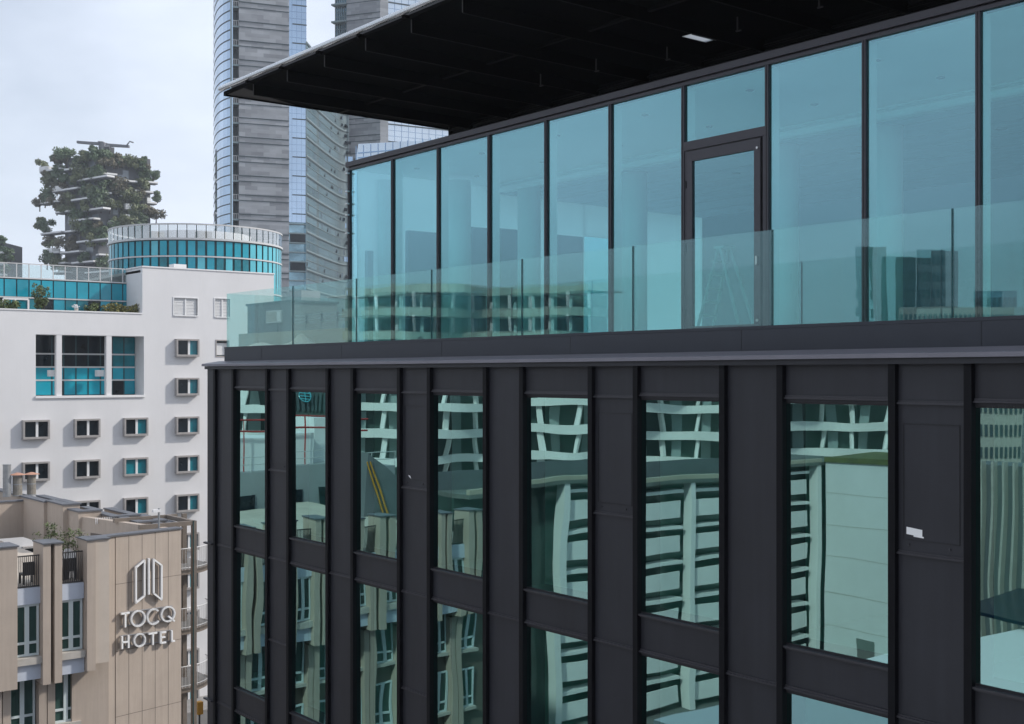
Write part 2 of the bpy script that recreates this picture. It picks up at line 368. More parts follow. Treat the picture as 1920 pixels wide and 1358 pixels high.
# bays: window bays start at WX[k]
NW = 12
WX = [-27.23 + PER*k for k in range(NW)]
wz = [(Z(-.365 - FLOOR*k), Z(-3.62 - FLOOR*k)) for k in range(4)]
pan = MB(); seams = 0
fins = [-28.26]
for x in WX: fins += [x, x+1.738]
LEVELS = 4
BOT = Z(-16)
for i, x in enumerate(WX):
    x0, x1 = x, x+1.738
    # spandrels of a window bay
    tops = [TOPZ] + [wz[k][1] for k in range(LEVELS)]
    bots = [wz[k][0] for k in range(LEVELS)] + [BOT]
    for a, b in zip(tops, bots):
        if a - b > .01: MB().box(x0+.03, x1-.03, FIN1, 13.6, b, a).build('spandrel_panel', M['panel'], B)
    for k in range(LEVELS):
        zt, zb = wz[k]
        if zb < Z(-15.9): continue
        fr = MB()
        g0, g1 = x0+.048, x1-.012
        fr.box(x0+.03, g0+.045, FIN1+.004, 13.5, zb, zt); fr.box(g1-.0, x1+.0, FIN1+.004, 13.5, zb, zt)
        fr.box(g0+.045, g1, FIN1+.006, 13.5, zt-.025, zt); fr.box(g0+.045, g1, FIN1+.006, 13.5, zb, zb+.02)
        w = fr.build('window', M['gasket'], B)
        rg = random.Random(i*7+k); tx, tz = rg.uniform(-.004,.004), rg.uniform(-.004,.004)
        zc = (zt+zb)/2; xc = (g0+g1)/2
        gm = MB(); pts = []
        for (px, pz) in ((g0+.045, zb+.02), (g1, zb+.02), (g1, zt-.025), (g0+.045, zt-.025)):
            pts.append((px, FIN1+.014 + (px-xc)*tx + (pz-zc)*tz, pz))
        gm.poly(pts); gm.build('glass_pane', M['win_glass'], w)
        lg = MB(); lg.box(x0+.102, x1-.003, FIN0+.03, FIN1-.002, zt+.035, zt+.055); lg.box(x0+.102, x1-.003, FIN0+.055, FIN1-.002, zt+.055, zt+.085); lg.build('window_head', M['ledge'], w)
        sl = MB(); sl.box(x0+.102, x1-.003, FIN0+.015, FIN1-.002, zb-.035, zb-.01); sl.box(x0+.102, x1-.003, FIN0+.05, FIN1-.002, zb-.06, zb-.035); sl.build('window_sill', M['ledge'], w)
# solid bays between the windows: alternately plain and with a half height ledge
sol = [(-28.2, -27.23, 'a')] + [(x+1.738, x+PER, 'b' if i % 2 == 0 else 'a') for i, x in enumerate(WX)]
for i, (x0, x1, ty) in enumerate(sol):
    p = MB().box(x0+.03, x1-.03, FIN1-.004, 13.6, BOT, TOPZ).build('wall_panel', M['panel'], B)
    def one_ledge(zz, sgn=1):
        MB().box(x0+.102, x1-.003, FIN0+.03, FIN1-.006, zz-.012, zz+.010).box(x0+.102, x1-.003, FIN0+.055, FIN1-.006, zz+.010, zz+.033).build('ledge', M['ledge'], p)
    for k in range(1, 4): one_ledge(Z(-.36 - FLOOR*k + .04))
    if ty == 'b':
        one_ledge(Z(-.355))
        for k in range(3): one_ledge(Z(-2.19 - FLOOR*k))
    if ty == 'b':
        gz0, gz1 = Z(-2.02), Z(-.60); gx0, gx1 = x0+.17, x1-.09
        gr = MB(); t = .008
        for (a, b2, c2, d2) in ((gx0, gx0+t, gz0, gz1), (gx1-t, gx1, gz0, gz1)): gr.box(a, b2, FIN1-.012, FIN1-.003, c2, d2)
        gr.box(gx0+t, gx1-t, FIN1-.012, FIN1-.003, gz1-t, gz1); gr.box(gx0+t, gx1-t, FIN1-.012, FIN1-.003, gz0, gz0+t)
        gr.build('hatch_joint', M['gasket'], p)
        rv = MB()
        for xx in (x0+.25, x1-.22): rv.tube([(xx, FIN1, Z(-2.08)), (xx, FIN1-.02, Z(-2.08))], .014, 8)
        rv.build('bolt', M['ledge'], p)
        if abs(x0 - (WX[6]+1.738)) < .01:
            st = MB()
            a = onY(1700, 1002, FIN1-.008); b2 = onY(1731, 993, FIN1-.008)
            st.poly([(a.x, FIN1-.012, a.z+.005), (b2.x-.01, FIN1-.012, a.z-.012), (b2.x-.01, FIN1-.012, b2.z-.008), (a.x, FIN1-.012, b2.z+.012)])
            st.poly([(a.x+.10, FIN1-.014, a.z-.018), (b2.x+.012, FIN1-.014, a.z-.026), (b2.x+.012, FIN1-.014, a.z-.008), (a.x+.10, FIN1-.014, a.z+.0)])
            st.build('paper_sticker', M['paper'], p, label='torn white paper sticker on dark hatch')
        if i == 3:
            st = MB(); a = onY(768, 893, FIN1-.01)
            st.poly([(a.x-.05, FIN1-.012, a.z+.02), (a.x, FIN1-.012, a.z-.02), (a.x+.06, FIN1-.012, a.z-.05), (a.x+.02, FIN1-.012, a.z+.01)])
            st.build('paper_scrap', M['paper'], p, label='tiny torn white scrap on dark panel')
for x in fins:
    MB().box(x, x+.10, FIN0, FIN1+.02, BOT, TOPZ).build('fin', M['fin'], B)
corner = MB().box(XL, -28.26, FIN0+.01, 13.6, BOT, TOPZ).build('corner_panel', M['panel'], B)
cl = MB()
for k in range(1, 5):
    zz = Z(-.36 - FLOOR*k + .04); cl.box(XL-.09, -28.262, FIN0-.06, FIN0+.008, zz-.02, zz+.02)
cl.build('ledge', M['ledge'], corner)
# lower wall below the panels, coping, parapet
MB().box(XL, XR, FIN0+.05, 13.6, 0, BOT-.004).build('lower_wall', M['panel'], B)
cp = MB()
prof = [(FIN0-.10, Z(.20)), (FIN0-.10, Z(.255)), (FIN0-.07, Z(.262)), (13.37, Z(.33)), (13.37, Z(.20))]
cp.prism([(XL-.10, y, z) for y, z in prof], (XR-XL+.1, 0, 0)); cp.build('coping', M['coping'], B)
fs = MB()
fs.box(XL-.04, XR, FIN0-.05, 13.3, Z(.125), Z(.197)); fs.build('coping_fascia', M['panel'], B)
pa = MB().box(-28.42, XR, 13.38, 13.75, Z(.20), Z(.635)); pa.build('parapet', M['parapet'], B)
pj = MB()
for k in range(9):
    xj = -26.4 + k*3.7; pj.box(xj, xj+.006, 13.377, 13.385, Z(.34), Z(.63))
pj.build('parapet_joint', M['gasket'], B)
MB().box(-28.42, XR, 13.375, 13.47, Z(.637), Z(.68)).build('glass_channel', M['parapet'], B)
MB().box(-28.42, -28.1, 13.75, 30.5, Z(.2), Z(.62)).build('parapet', M['parapet'], B)
MB().box(-28.1, XR, 13.75, 30.5, Z(.35), Z(.58)).build('terrace_floor', M['roof'], B)
# glass balustrade
joints = [-28.36, -24.93] + [-24.93 + 2.772*k for k in range(1, 12)]
for a, b in zip(joints, joints[1:]):
    g = MB().box(a+.008, b-.008, 13.41, 13.432, Z(.66), Z(2.012)).build('balustrade_panel', M['rail_glass'], B)
    MB().box(b-.0075, b+.0075, 13.405, 13.437, Z(.66), Z(2.012)).build('panel_edge', M['glass_edge'], g)
g = MB().box(-28.40, -28.378, 13.44, 20.5, Z(.66), Z(2.012)).build('balustrade_panel', M['rail_glass'], B)
g = MB().box(-28.37, -26.2, 20.5, 20.522, Z(.66), Z(2.012)).build('balustrade_panel', M['rail_glass'], B)
# glazed terrace wall
YG = 15.5; GB, GT = Z(.60), Z(4.985)
GP = 1.8475; YB = 28.0; BY = 19.6
mxs = [onY(655, 500, YG).x + .03] + [onY(823, 500, YG).x - GP] + [onY(823, 500, YG).x + GP*k for k in range(0, 14)]
head = MB(); head.box(mxs[0], XR, YG-.05, YG+.16, GT, GT+.055); head.box(mxs[0]-.05, XR, YG-.10, YG+.75, GT+.075, GT+.19); head.box(mxs[0], XR, YG-.02, YG+.14, GT+.055, GT+.075)
head.build('head_rail', M['frame'], B)
MB().box(mxs[0], XR, YG-.05, YG+.16, GB-.02, GB+.07).build('base_rail', M['frame'], B)
for i, x in enumerate(mxs):
    m_ = MB(); m_.box(x-.035, x+.035, YG-.045, YG+.03, GB+.07, GT); m_.build('mullion', M['frame'], B)
    if i: MB().box(x-.03, x+.03, YG+.032, YG+.24, GB+.07, GT).build('mullion_fin', M['int_white'], B)
    MB().box(x-.006, x+.006, YG-.05, YG-.046, GB+.07, GT).build('mullion_gasket', M['gasket'], B)
DOOR = None
for i, (a, b) in enumerate(zip(mxs, mxs[1:])):
    isdoor = abs(a - onY(1282, 500, YG).x) < .4
    rg = random.Random(i); tx = rg.uniform(-.002,.002)
    if not isdoor:
        MB().poly([(a+.035, YG-(b-a)/2*tx, GB+.07), (b-.035, YG+(b-a)/2*tx, GB+.07), (b-.035, YG+(b-a)/2*tx, GT), (a+.035, YG-(b-a)/2*tx, GT)]).build('glazing_pane', M['wall_glass'], B)
    else:
        zt = onY(1440, 240, YG).z
        MB().quad((a+.035,YG,zt+.03),(b-.035,YG,zt+.03),(b-.035,YG,GT),(a+.035,YG,GT)).build('glazing_pane', M['wall_glass'], B)
        MB().box(a+.035, b-.035, YG-.045, YG+.08, zt-.12, zt+.03).build('transom', M['frame'], B)
        dr = MB(); d0, d1 = a+.10, b-.12; dz = zt-.15
        dr.box(a+.036, d0-.02, YG-.03, YG+.06, GB+.07, zt-.12); dr.box(d1+.03, b-.036, YG-.03, YG+.06, GB+.07, zt-.12)
        dr.box(d0, d0+.13, YG-.055, YG+.02, GB+.08, dz); dr.box(d1-.13, d1, YG-.055, YG+.02, GB+.08, dz)
        dr.box(d0+.13, d1-.13, YG-.055, YG+.02, dz-.17, dz); dr.box(d0+.13, d1-.13, YG-.055, YG+.02, GB+.08, GB+.22)
        DOOR = dr.build('door', M['frame'], B)
        gp = MB(); gp.box(d0-.02, d0, YG-.04, YG+.03, GB+.08, dz+.02); gp.box(d1, d1+.012, YG-.04, YG+.03, GB+.08, dz+.02); gp.box(d0, d1, YG-.04, YG+.03, dz, dz+.02); gp.build('door_seal', M['gasket'], DOOR)
        MB().quad((d0+.13,YG-.02,GB+.22),(d1-.13,YG-.02,GB+.22),(d1-.13,YG-.02,dz-.17),(d0+.13,YG-.02,dz-.17)).build('door_glass', M['wall_glass'], DOOR)
        hd = MB(); hx = d1-.065
        hz = onY(1421, 489, YG).z; hd.box(hx-.018, hx+.018, YG-.085, YG-.055, hz-.07, hz+.07); hd.build('handle', M['steel'], DOOR)
        kn = MB()
        for zz in (onY(1424, 278, YG).z, onY(1421, 601, YG).z): kn.tube([(hx+.01, YG-.055, zz), (hx+.01, YG-.075, zz)], .022, 10)
        kn.build('lock', M['steel'], DOOR)
        hn = MB()
        for zz in (GB+.4, GB+1.5, GB+2.6): hn.box(d0-.018, d0+.0, YG-.07, YG-.04, zz, zz+.13)
        hn.build('hinge', M['gasket'], DOOR)
XE = mxs[0]
eo0, eo1 = onX(1093, 500, XE).y, onX(1146, 500, XE).y; eoz = onX(1120, 446, XE).z
MB().quad((XE, eo0, GB), (XE, eo1, GB), (XE, eo1, eoz), (XE, eo0, eoz)).build('glazing_pane', M['end_glass'], B)
ew = MB(); ew.box(XE, XE+.06, YG+.2, eo0, GB, GT); ew.box(XE, XE+.06, eo1, YB, GB, GT); ew.box(XE, XE+.06, eo0, eo1, eoz, GT); ew.build('end_wall', M['end_panel'], B)
br = MB()
for yy in (389, 412, 355, 467, 433):
    p = onY(657, yy-30, YG-.04); br.box(XE-.05, XE+.06, YG-.11, YG-.05, p.z-.018, p.z+.018)
br.build('glass_clip', M['steel'], B)
# interior of the terrace storey

MB().box(XE+.1, XR, YG+.25, YB, GB-.02, GB).build('interior_floor', M['int_floor'], B)
MB().box(XE+.05, XR, YG+.17, BY, GT, GT+.06).build('interior_ceiling', M['int_white'], B)
bm = MB(); zt = GT
bm.box(XE+.3, XR, BY, BY+.5, GT-.16, GT+.05); bm.box(XE+.3, XR, BY-.06, BY, GT-.05, GT-.012); bm.box(XE+.3, XR, BY-.03, BY, GT-.11, GT-.085); bm.build('interior_beam', M['int_beam'], B)
tb = MB().tube([(XE+.3, BY-.10, GT-.19), (XR, BY-.10, GT-.19)], .07, 10); tb.build('service_pipe', M['int_white'], B, smooth=True)
MB().box(XE+.05, XR, BY+.5, YB, GT-.17, GT-.10).build('interior_ceiling', M['int_shaded'], B)
cj = MB()
for k in range(6): cj.box(XE+.1, XR, BY+1+k*1.2, BY+1.02+k*1.2, GT-.176, GT-.171)
cj.build('ceiling_joint', M['int_dark'], B)
MB().box(XE, XR, YB, YB+.2, GB, GT-.1).build('back_wall', M['back_panel'], B)
for px0, px1, yt in ((690, 700, 470), (766, 823, 432), (880, 920, 425), (935, 982, 428), (1043, 1094, 440)):
    a = onX(px0, yt, XE+.25); b = onX(px1, yt, XE+.25)
    MB().box(XE+.1, XE+.25, a.y, b.y, GB, a.z).build('interior_partition', M['int_dark'], B)
for pxc, yc_ in ((716, 16.5), (861, 18.0), (992, 19.9), (1190, 20.5), (1470, 20.5), (1663, 20.5)):
    p = onY(pxc, 500, yc_)
    MB().tube([(p.x, p.y, GB), (p.x, p.y, GT-.15)], .30, 24).build('column', M['int_white'], B, smooth=True)
cs = MB()
for k in range(9):
    for yy in (16.6, 18.4): cs.tube([(-24.6+2.6*k, yy, GT-.012), (-24.6+2.6*k, yy, GT+.002)], .07, 10)
for k in range(7): cs.tube([(-23+3.4*k, 22.4, GT-.182), (-23+3.4*k, 22.4, GT-.168)], .11, 10)
cs.build('ceiling_spotlight', M['frame'], B)
# attic louvre wall
YL = 19.4; LX = onY(843, 250, YL).x; CB = Z(6.78)
lv = MB(); lv.box(LX, XR, YL+.05, YL+.3, GT+.19, CB)
zz = GT+.2
while zz < CB-.05:
    lv.hexa([(LX+.02,YL-.02,zz),(XR,YL-.02,zz),(XR,YL+.05,zz+.02),(LX+.02,YL+.05,zz+.02),(LX+.02,YL-.02,zz+.03),(XR,YL-.02,zz+.03),(XR,YL+.05,zz+.08),(LX+.02,YL+.05,zz+.08)]); zz += .12
lv.box(LX-.02, LX+.02, YL-.03, YL+.3, GT+.19, CB)
lv.build('louvre_wall', M['louvre'], B)
MB().box(LX, XR, YL+.3, YB, GT+.08, GT+.19).build('attic_roof', M['canopy'], B)
# canopy
CX0 = -27.65; P = onX(419.3, 177.4, CX0); CY0, CZB = P.y, P.z       # front corner of the canopy underside
CY1 = 23.0
def sky_hole(xa, ya, xb, yb): p, q = onZ(xa, ya, CZB), onZ(xb, yb, CZB); return (min(p.x, q.x), max(p.x, q.x), min(p.y, q.y), max(p.y, q.y))
holes = [sky_hole(1278, 69, 1359, 70), sky_hole(872, 195, 915, 201)]
def slab_holes(mb, x0, x1, y0, y1, z0, z1, holes):
    xs = sorted({x0, x1, *[h[0] for h in holes], *[h[1] for h in holes]})
    for a, b in zip(xs, xs[1:]):
        hs = sorted([(h[2], h[3]) for h in holes if h[0] <= a+1e-6 and h[1] >= b-1e-6]); y = y0
        for h0, h1 in hs: mb.box(a, b, y, h0, z0, z1); y = h1
        mb.box(a, b, y, y1, z0, z1)
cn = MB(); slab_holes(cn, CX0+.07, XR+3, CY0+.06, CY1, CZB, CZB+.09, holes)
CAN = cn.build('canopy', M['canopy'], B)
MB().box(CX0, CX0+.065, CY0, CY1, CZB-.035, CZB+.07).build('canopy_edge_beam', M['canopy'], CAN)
MB().box(CX0+.07, XR+3, CY0, CY0+.055, CZB-.01, CZB+.07).build('canopy_edge_beam', M['canopy'], CAN)
tri = MB()
tri.prism([(CX0+.07, CY0+.06, CZB-.012), (CX0+.95, CY0+.06, CZB-.012), (CX0+.80, CY0+.42, CZB-.012), (CX0+.45, CY0+1.0, CZB-.012), (CX0+.07, CY0+1.9, CZB-.012)], (0,0,.01))
tri.build('corner_soffit', M['canopy_edge'], CAN)
x = CX0 + 1.45
ribx = []
while x < XR+2:
    if not any(h[0]-.05 < x < h[1]+.05 for h in holes): ribx.append(x)
    x += 1.66
for x in ribx:
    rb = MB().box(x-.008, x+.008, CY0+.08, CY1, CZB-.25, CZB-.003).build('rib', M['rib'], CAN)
    MB().box(x-.011, x+.011, CY0+.065, CY0+.078, CZB-.25, CZB-.003).build('rib_end', M['canopy_edge'], rb)
    MB().box(x-.02, x+.02, CY0+.08, CY1, CZB-.262, CZB-.252).build('rib_flange', M['rib_edge'], rb)
    MB().box(x-.05, x+.05, CY0-.12, CY0-.003, CZB-.01, CZB+.05).build('bracket', M['rib'], CAN)
for yb in (16.1,):
    MB().box(CX0+.1, XR+3, yb, yb+.10, CZB-.06, CZB-.004).build('cross_beam', M['rib_edge'], CAN)
MB().box(CX0+.07, XR+3, CY1-.2, CY1-.002, CZB-.26, CZB-.004).build('edge_beam', M['rib'], CAN)
pz = CZB+.10
MB().tube([(CX0+.1, CY0-.14, pz), (XR+3, CY0-.14, pz)], .06, 14).build('edge_pipe', M['pipe'], CAN, smooth=True)
MB().box(CX0+.3, XR+3, CY0+.06, CY0+.10, CZB+.092, CZB+.17).build('gutter_strip', M['canopy_edge'], CAN)
for h in holes:
    s_ = MB().box(h[0]+.002, h[1]-.002, h[2]+.002, h[3]-.002, CZB+.004, CZB+.02).build('skylight', M['frost'], CAN)
    xm = h[0]+(h[1]-h[0])*.55
    MB().box(xm-.012, xm+.012, h[2]+.002, h[3]-.002, CZB-.02, CZB+.003).build('skylight_bar', M['frame'], s_)
lh = MB()
for px, py in ((1013, 150), (1117, 122), (1382, 45), (1535, 0), (1250, 100)):
    p = onZ(px, py, CZB-.38); lh.box(p.x-.012, p.x+.012, p.y, p.y+.02, CZB-.50, CZB-.25); lh.box(p.x-.03, p.x+.08, p.y-.01, p.y+.03, CZB-.52, CZB-.50)
lh.build('hanger', M['canopy_edge'], CAN)
# rooms behind the lower windows
rm = MB(); rm.box(XL+.3, XR-.3, 20, 20.2, Z(-16), Z(.1)); rm.build('room_wall', M['room_back'], B)
fl = MB()
for k in range(5): fl.box(XL+.35, XR-.35, 13.62, 20, Z(-3.95 - FLOOR*(k-0) ) if k else Z(-.2), Z(-3.62 - FLOOR*k) if k else Z(.05))
for k in range(4): fl.box(XL+.35, XR-.35, 13.62, 20, Z(-4.15 - FLOOR*k), Z(-3.60 - FLOOR*k))
fl = MB(); fl.box(XL+.35, XR-.35, 13.92, 20, Z(-.25), Z(.05))
for k in range(4): fl.box(XL+.35, XR-.35, 13.55, 20, Z(-4.1 - FLOOR*k), Z(-3.66 - FLOOR*k))
fl.build('floor_slab', M['room_floor'], B)
fl2 = MB()
for k in range(NW): fl2.box(WX[k]+2.2, WX[k]+2.35, 13.65, 20, Z(-15.8), Z(-.3))
fl2.build('partition', M['room'], B)

# things in and on the dark building
T = onY(585, 1110, 14.6)
cb = thing('cardboard_box', 'open brown cardboard box on the floor behind the second lower window from the left', 'box', (T.x, T.y, Z(-7.54)))
MB().box(T.x-.28, T.x+.28, T.y-.2, T.y+.25, Z(-7.535), Z(-7.0)).build('box_body', M['carton'], cb)
fb = MB(); fb.hexa([(T.x-.28,T.y-.2,Z(-7.0)),(T.x+.28,T.y-.2,Z(-7.0)),(T.x+.28,T.y-.19,Z(-7.0)),(T.x-.28,T.y-.19,Z(-7.0)),(T.x-.28,T.y-.35,Z(-6.86)),(T.x+.28,T.y-.35,Z(-6.86)),(T.x+.28,T.y-.34,Z(-6.86)),(T.x-.28,T.y-.34,Z(-6.86))]); fb.build('box_flap', M['carton'], cb)
lp = onY(1370, 600, 17.0); la = onY(1358, 465, 17.0)
ld = thing('stepladder', 'folding aluminium stepladder standing inside behind the terrace door', 'ladder', (lp.x, 17.0, GB))
apz = la.z; ax = la.x
for nm, sx, ex in (('leg', -1, -.55), ('leg', 1, .62)):
    l_ = MB()
    for dy in (-.22, .22): l_.tube([(ax+.02*sx, 17+dy*.6, apz), (ax+ex, 17+dy, GB)], .028, 8)
    l_.build('rail_pair', M['alu'], ld)
st_ = MB()
for k in range(1, 7):
    f = k/7; xx = ax-.02 + (-.53)*(1-f); zz = GB + (apz-GB)*f; st_.box(xx-.05, xx+.05, 17-.2, 17+.2, zz-.015, zz+.015)
st_.build('tread', M['alu'], ld)
MB().box(ax-.12, ax+.12, 17-.16, 17+.16, apz-.02, apz+.03).build('top_step', M['alu'], ld)
tv = []; tf = []
tp = MB(); NX, NYy = 26, 7
a = onY(465, 648, 13.9); b = onY(592, 641, 13.9)
rg = random.Random(3); grid = []
for i in range(NX):
    row = []
    for j in range(NYy):
        fx = i/(NX-1); fy = j/(NYy-1)
        h = .12*math.sin(math.pi*fy)*(0.5+.5*math.sin(fx*9))*min(1, fx*4, (1-fx)*6) + .16*math.exp(-((fx-.84)/.06)**2)*math.sin(math.pi*fy) + rg.uniform(0,.02)
        row.append((a.x + (b.x-a.x)*fx, 13.60 + .5*fy + rg.uniform(-.02,.02), Z(.66) + max(.0, h) + .02*fx))
    grid.append(row)
for i in range(NX-1):
    for j in range(NYy-1): tp.quad(grid[i][j], grid[i+1][j], grid[i+1][j+1], grid[i][j+1])
tag(tp.build('tarpaulin', M['tarp'], smooth=True), 'crumpled cream cloth lying behind the glass at the left end of the terrace', 'tarpaulin')

# ------------------------------------------------------------------ white building with box windows
XW = -96.0
PW = Plane((XW, 0, 0), (0, 1))            # s = world Y
WB = thing('white_building', 'white plastered block with rows of small protruding box windows and a glazed loggia', 'building', (XW, 25, 0))
def wsz(x, y, off=0): return PW.sz(x, y, off)
s_r = wsz(513.5, 515)[0]; s_m = wsz(267, 502)[0]; ztop = wsz(390, 508)[1]; zter = wsz(135, 585)[1]
s_l = wsz(-160, 700)[0]
lo_x0, lo_z1 = wsz(67, 627); lo_x1, lo_z0 = wsz(270, 741)
rows_z = []
for k in range(12):
    yt = 636 + 72.6*k; rows_z.append((wsz(349, yt)[1], wsz(349, yt+33)[1]))
cols = [(-150, -98), (-56, -6), (40.5, 90.5), (137.5, 185), (230, 274.5), (327.5, 370), (404, 430)]
wins = []
for ci, (xa, xb) in enumerate(cols):
    sa, sb = wsz(xa, 800)[0], wsz(xb, 800)[0]
    for ri, (zt, zb) in enumerate(rows_z):
        if ci < 5 and ri < 2: continue
        wins.append((ci, ri, sa, sb, zt, zb))
holes_w = [(sa+.02, sb-.02, zb+.02, zt-.02) for (_, _, sa, sb, zt, zb) in wins] + [(lo_x0, lo_x1, lo_z0, lo_z1)]
sh = []
for xa, xb, ya, yb in ((326, 370, 558.5, 590.5), (403, 431, 560, 593.5)):
    q = (wsz(xa, ya)[0], wsz(xb, ya)[0], wsz(xa, yb)[1], wsz(xa, ya)[1]); sh.append(q); holes_w.append(q)
def wall_holes(mb, Pn, s0, s1, z0, z1, o0, o1, holes):
    xs = sorted({s0, s1, *[min(max(h[0], s0), s1) for h in holes], *[min(max(h[1], s0), s1) for h in holes]})
    for a, b in zip(xs, xs[1:]):
        if b - a < 1e-6: continue
        hs = sorted([(h[2], h[3]) for h in holes if h[0] <= a+1e-6 and h[1] >= b-1e-6]); z = z0
        for h0, h1 in hs:
            if h0 > z: mb.pbox(Pn, a, b, z, h0, o0, o1)
            z = max(z, h1)
        if z1 > z: mb.pbox(Pn, a, b, z, z1, o0, o1)
ww = MB()
wall_holes(ww, PW, s_l, s_m, 0, zter, -.4, 0, holes_w)
wall_holes(ww, PW, s_m, s_r, 0, ztop, -.4, 0, holes_w)
ww.pbox(PW, s_m-.0, s_m+.4, zter, ztop, -3.6, -.4)          # return wall beside the terrace
ww.pbox(PW, s_r-.4, s_r, 0, ztop, -30, -.4); ww.pbox(PW, s_l, s_l+.4, 0, zter, -30, -.4); ww.pbox(PW, s_l, s_r, 0, zter-1.0, -30, -29.6)
ww.build('wall', M['white_wall'], WB)
MB().pbox(PW, s_l, s_m, zter-1.2, zter-1.0, -30, -.4).pbox(PW, s_m, s_r-.4, ztop-.4, ztop-.2, -30, -.4).build('roof', M['roof'], WB)
ct = MB(); ct.pbox(PW, s_l, s_m-.02, zter+.002, zter+.10, -.5, .06); ct.pbox(PW, s_m-.04, s_r+.04, ztop+.002, ztop+.11, -.5, .06); ct.pbox(PW, s_m-.06, s_m+.45, ztop+.003, ztop+.108, -3.6, -.5)
ct.build('coping', M['white_trim'], WB)
MB().pbox(PW, wsz(352,500)[0]-.6, wsz(352,500)[0]+.5, ztop+.11, ztop+.55, -2.4, -1.4).build('roof_vent', M['white_trim'], WB)
for (ci, ri, sa, sb, zt, zb) in wins:
    f = MB(); th = .13; pr = .42
    f.pbox(PW, sa, sa+th, zb, zt, -.3, pr); f.pbox(PW, sb-th, sb, zb, zt, -.3, pr); f.pbox(PW, sa+th, sb-th, zt-th, zt, -.3, pr); f.pbox(PW, sa+th, sb-th, zb, zb+th*1.3, -.3, pr)
    if ci == 6:
        f = MB(); f.pbox(PW, sa, sb, zb, zb+.1, -.3, .04); f.pbox(PW, sa, sa+.09, zb+.1, zt, -.3, .04); f.pbox(PW, sb-.09, sb, zb+.1, zt, -.3, .04); f.pbox(PW, sa+.09, sb-.09, zt-.1, zt, -.3, .04); pr = .0
    w = f.build('window', M['boxframe'], WB)
    g0, g1, h0, h1 = sa+th, sb-th, zb+th*1.3, zt-th; mid = g0+(g1-g0)*.54
    if ci == 6:
        MB().pbox(PW, g0, g1, h0, h1-.15, -.22, -.2).build('shutter', M['shutter'], w); MB().pbox(PW, g0, g1, h1-.15, h1, -.26, -.24).build('dark_pane', M['dark_glass'], w); continue
    rg = random.Random(ci*31+ri)
    left = M['dark_glass']; right = M['teal_glass'] if (ci >= 4) else M['dark_glass']
    if ci == 4 and ri == 3: left = M['teal_glass']
    if ci == 5: mid = g0+(g1-g0)*.58
    MB().pbox(PW, g0, mid-.09, h0, h1, -.02+.2, .2).build('left_pane', left, w)
    MB().pbox(PW, mid+.09, g1, h0, h1, -.0+.2, .215).build('right_pane', right, w)
    MB().pbox(PW, mid-.09, mid+.09, h0, h1, .14, .28).build('post', M['white_frame'], w)
for q in sh:
    f = MB(); f.pbox(PW, q[0]-.08, q[0], q[2]-.08, q[3]+.08, -.1, .05); f.pbox(PW, q[1], q[1]+.08, q[2]-.08, q[3]+.08, -.1, .05); f.pbox(PW, q[0], q[1], q[3], q[3]+.08, -.1, .05); f.pbox(PW, q[0], q[1], q[2]-.10, q[2], -.1, .09)
    w = f.build('window', M['white_frame'], WB)
    s2 = MB(); n = 12
    for k in range(n): z0 = q[2]+(q[3]-q[2])*k/n; s2.pbox(PW, q[0], q[1], z0, z0+(q[3]-q[2])/n*.9, -.12, -.10+.02*(k%2))
    s2.build('shutter', M['shutter'], w)
    MB().pbox(PW, (q[0]+q[1])/2-.06, (q[0]+q[1])/2+.06, q[2], q[3], -.1, -.02).build('post', M['white_frame'], w)
# loggia
LD = 2.0
lg = MB(); lg.pbox(PW, lo_x0-.3, lo_x0, lo_z0, lo_z1, -LD, -.4); lg.pbox(PW, lo_x1, lo_x1+.3, lo_z0, lo_z1, -LD, -.4); lg.pbox(PW, lo_x0, lo_x1, lo_z1, lo_z1+.3, -LD, -.4); lg.pbox(PW, lo_x0, lo_x1, lo_z0-.3, lo_z0, -LD, -.4)
lg.build('loggia_reveal', M['white_wall'], WB)
MB().pbox(PW, lo_x0-.03, lo_x1+.05, lo_z0-.16, lo_z0+.02, -.42, .12).build('loggia_sill', M['white_trim'], WB)
for xa, xb in ((106, 116.3), (199.7, 209.7)):
    MB().pbox(PW, wsz(xa,700)[0], wsz(xb,700)[0], lo_z0+.02, lo_z1, -.45, -.02).build('loggia_column', M['white_wall'], WB)
GD = -LD+.12
zr = [lo_z1, wsz(200, 664)[1], wsz(200, 688.5)[1], wsz(200, 713)[1], lo_z0]
sgl = [lo_x0] + [wsz(x, 700, GD)[0] for x in (97, 106, 119, 142, 165, 188, 200, 210, 232)] + [lo_x1]
for r in range(4):
    za, zb_ = zr[r], zr[r+1]
    for a, b in zip(sgl, sgl[1:]):
        if b - a < .05: continue
        mt = M['dark_glass'] if (r < 2 and a < wsz(205,700)[0]) else (M['teal_glass'] if r < 2 else M['teal_panel'])
        if r == 3 and (abs(a-wsz(106,700,GD)[0]) < .3 or abs(a-wsz(210,700,GD)[0]) < .3): mt = M['dark_glass']
        MB().pbox(PW, a+.05, b-.05, zb_+.06, za-.06, GD, GD+.03).build('loggia_pane', mt, WB)
lf = MB()
for z in zr[1:4]: lf.pbox(PW, lo_x0, lo_x1, z-.06, z+.06, GD-.02, GD+.07)
lf.build('loggia_frame', M['rail_metal'], WB)
lf = MB()
for s in sgl[1:-1]: lf.pbox(PW, s-.05, s+.05, lo_z0, lo_z1, GD-.03, GD+.05)
lf.build('loggia_mullion', M['teal_line'], WB)
MB().pbox(PW, lo_x0-.2, lo_x1+.2, lo_z0-.2, lo_z1+.2, -LD-.3, -LD).build('loggia_back', M['dark_glass'], WB)
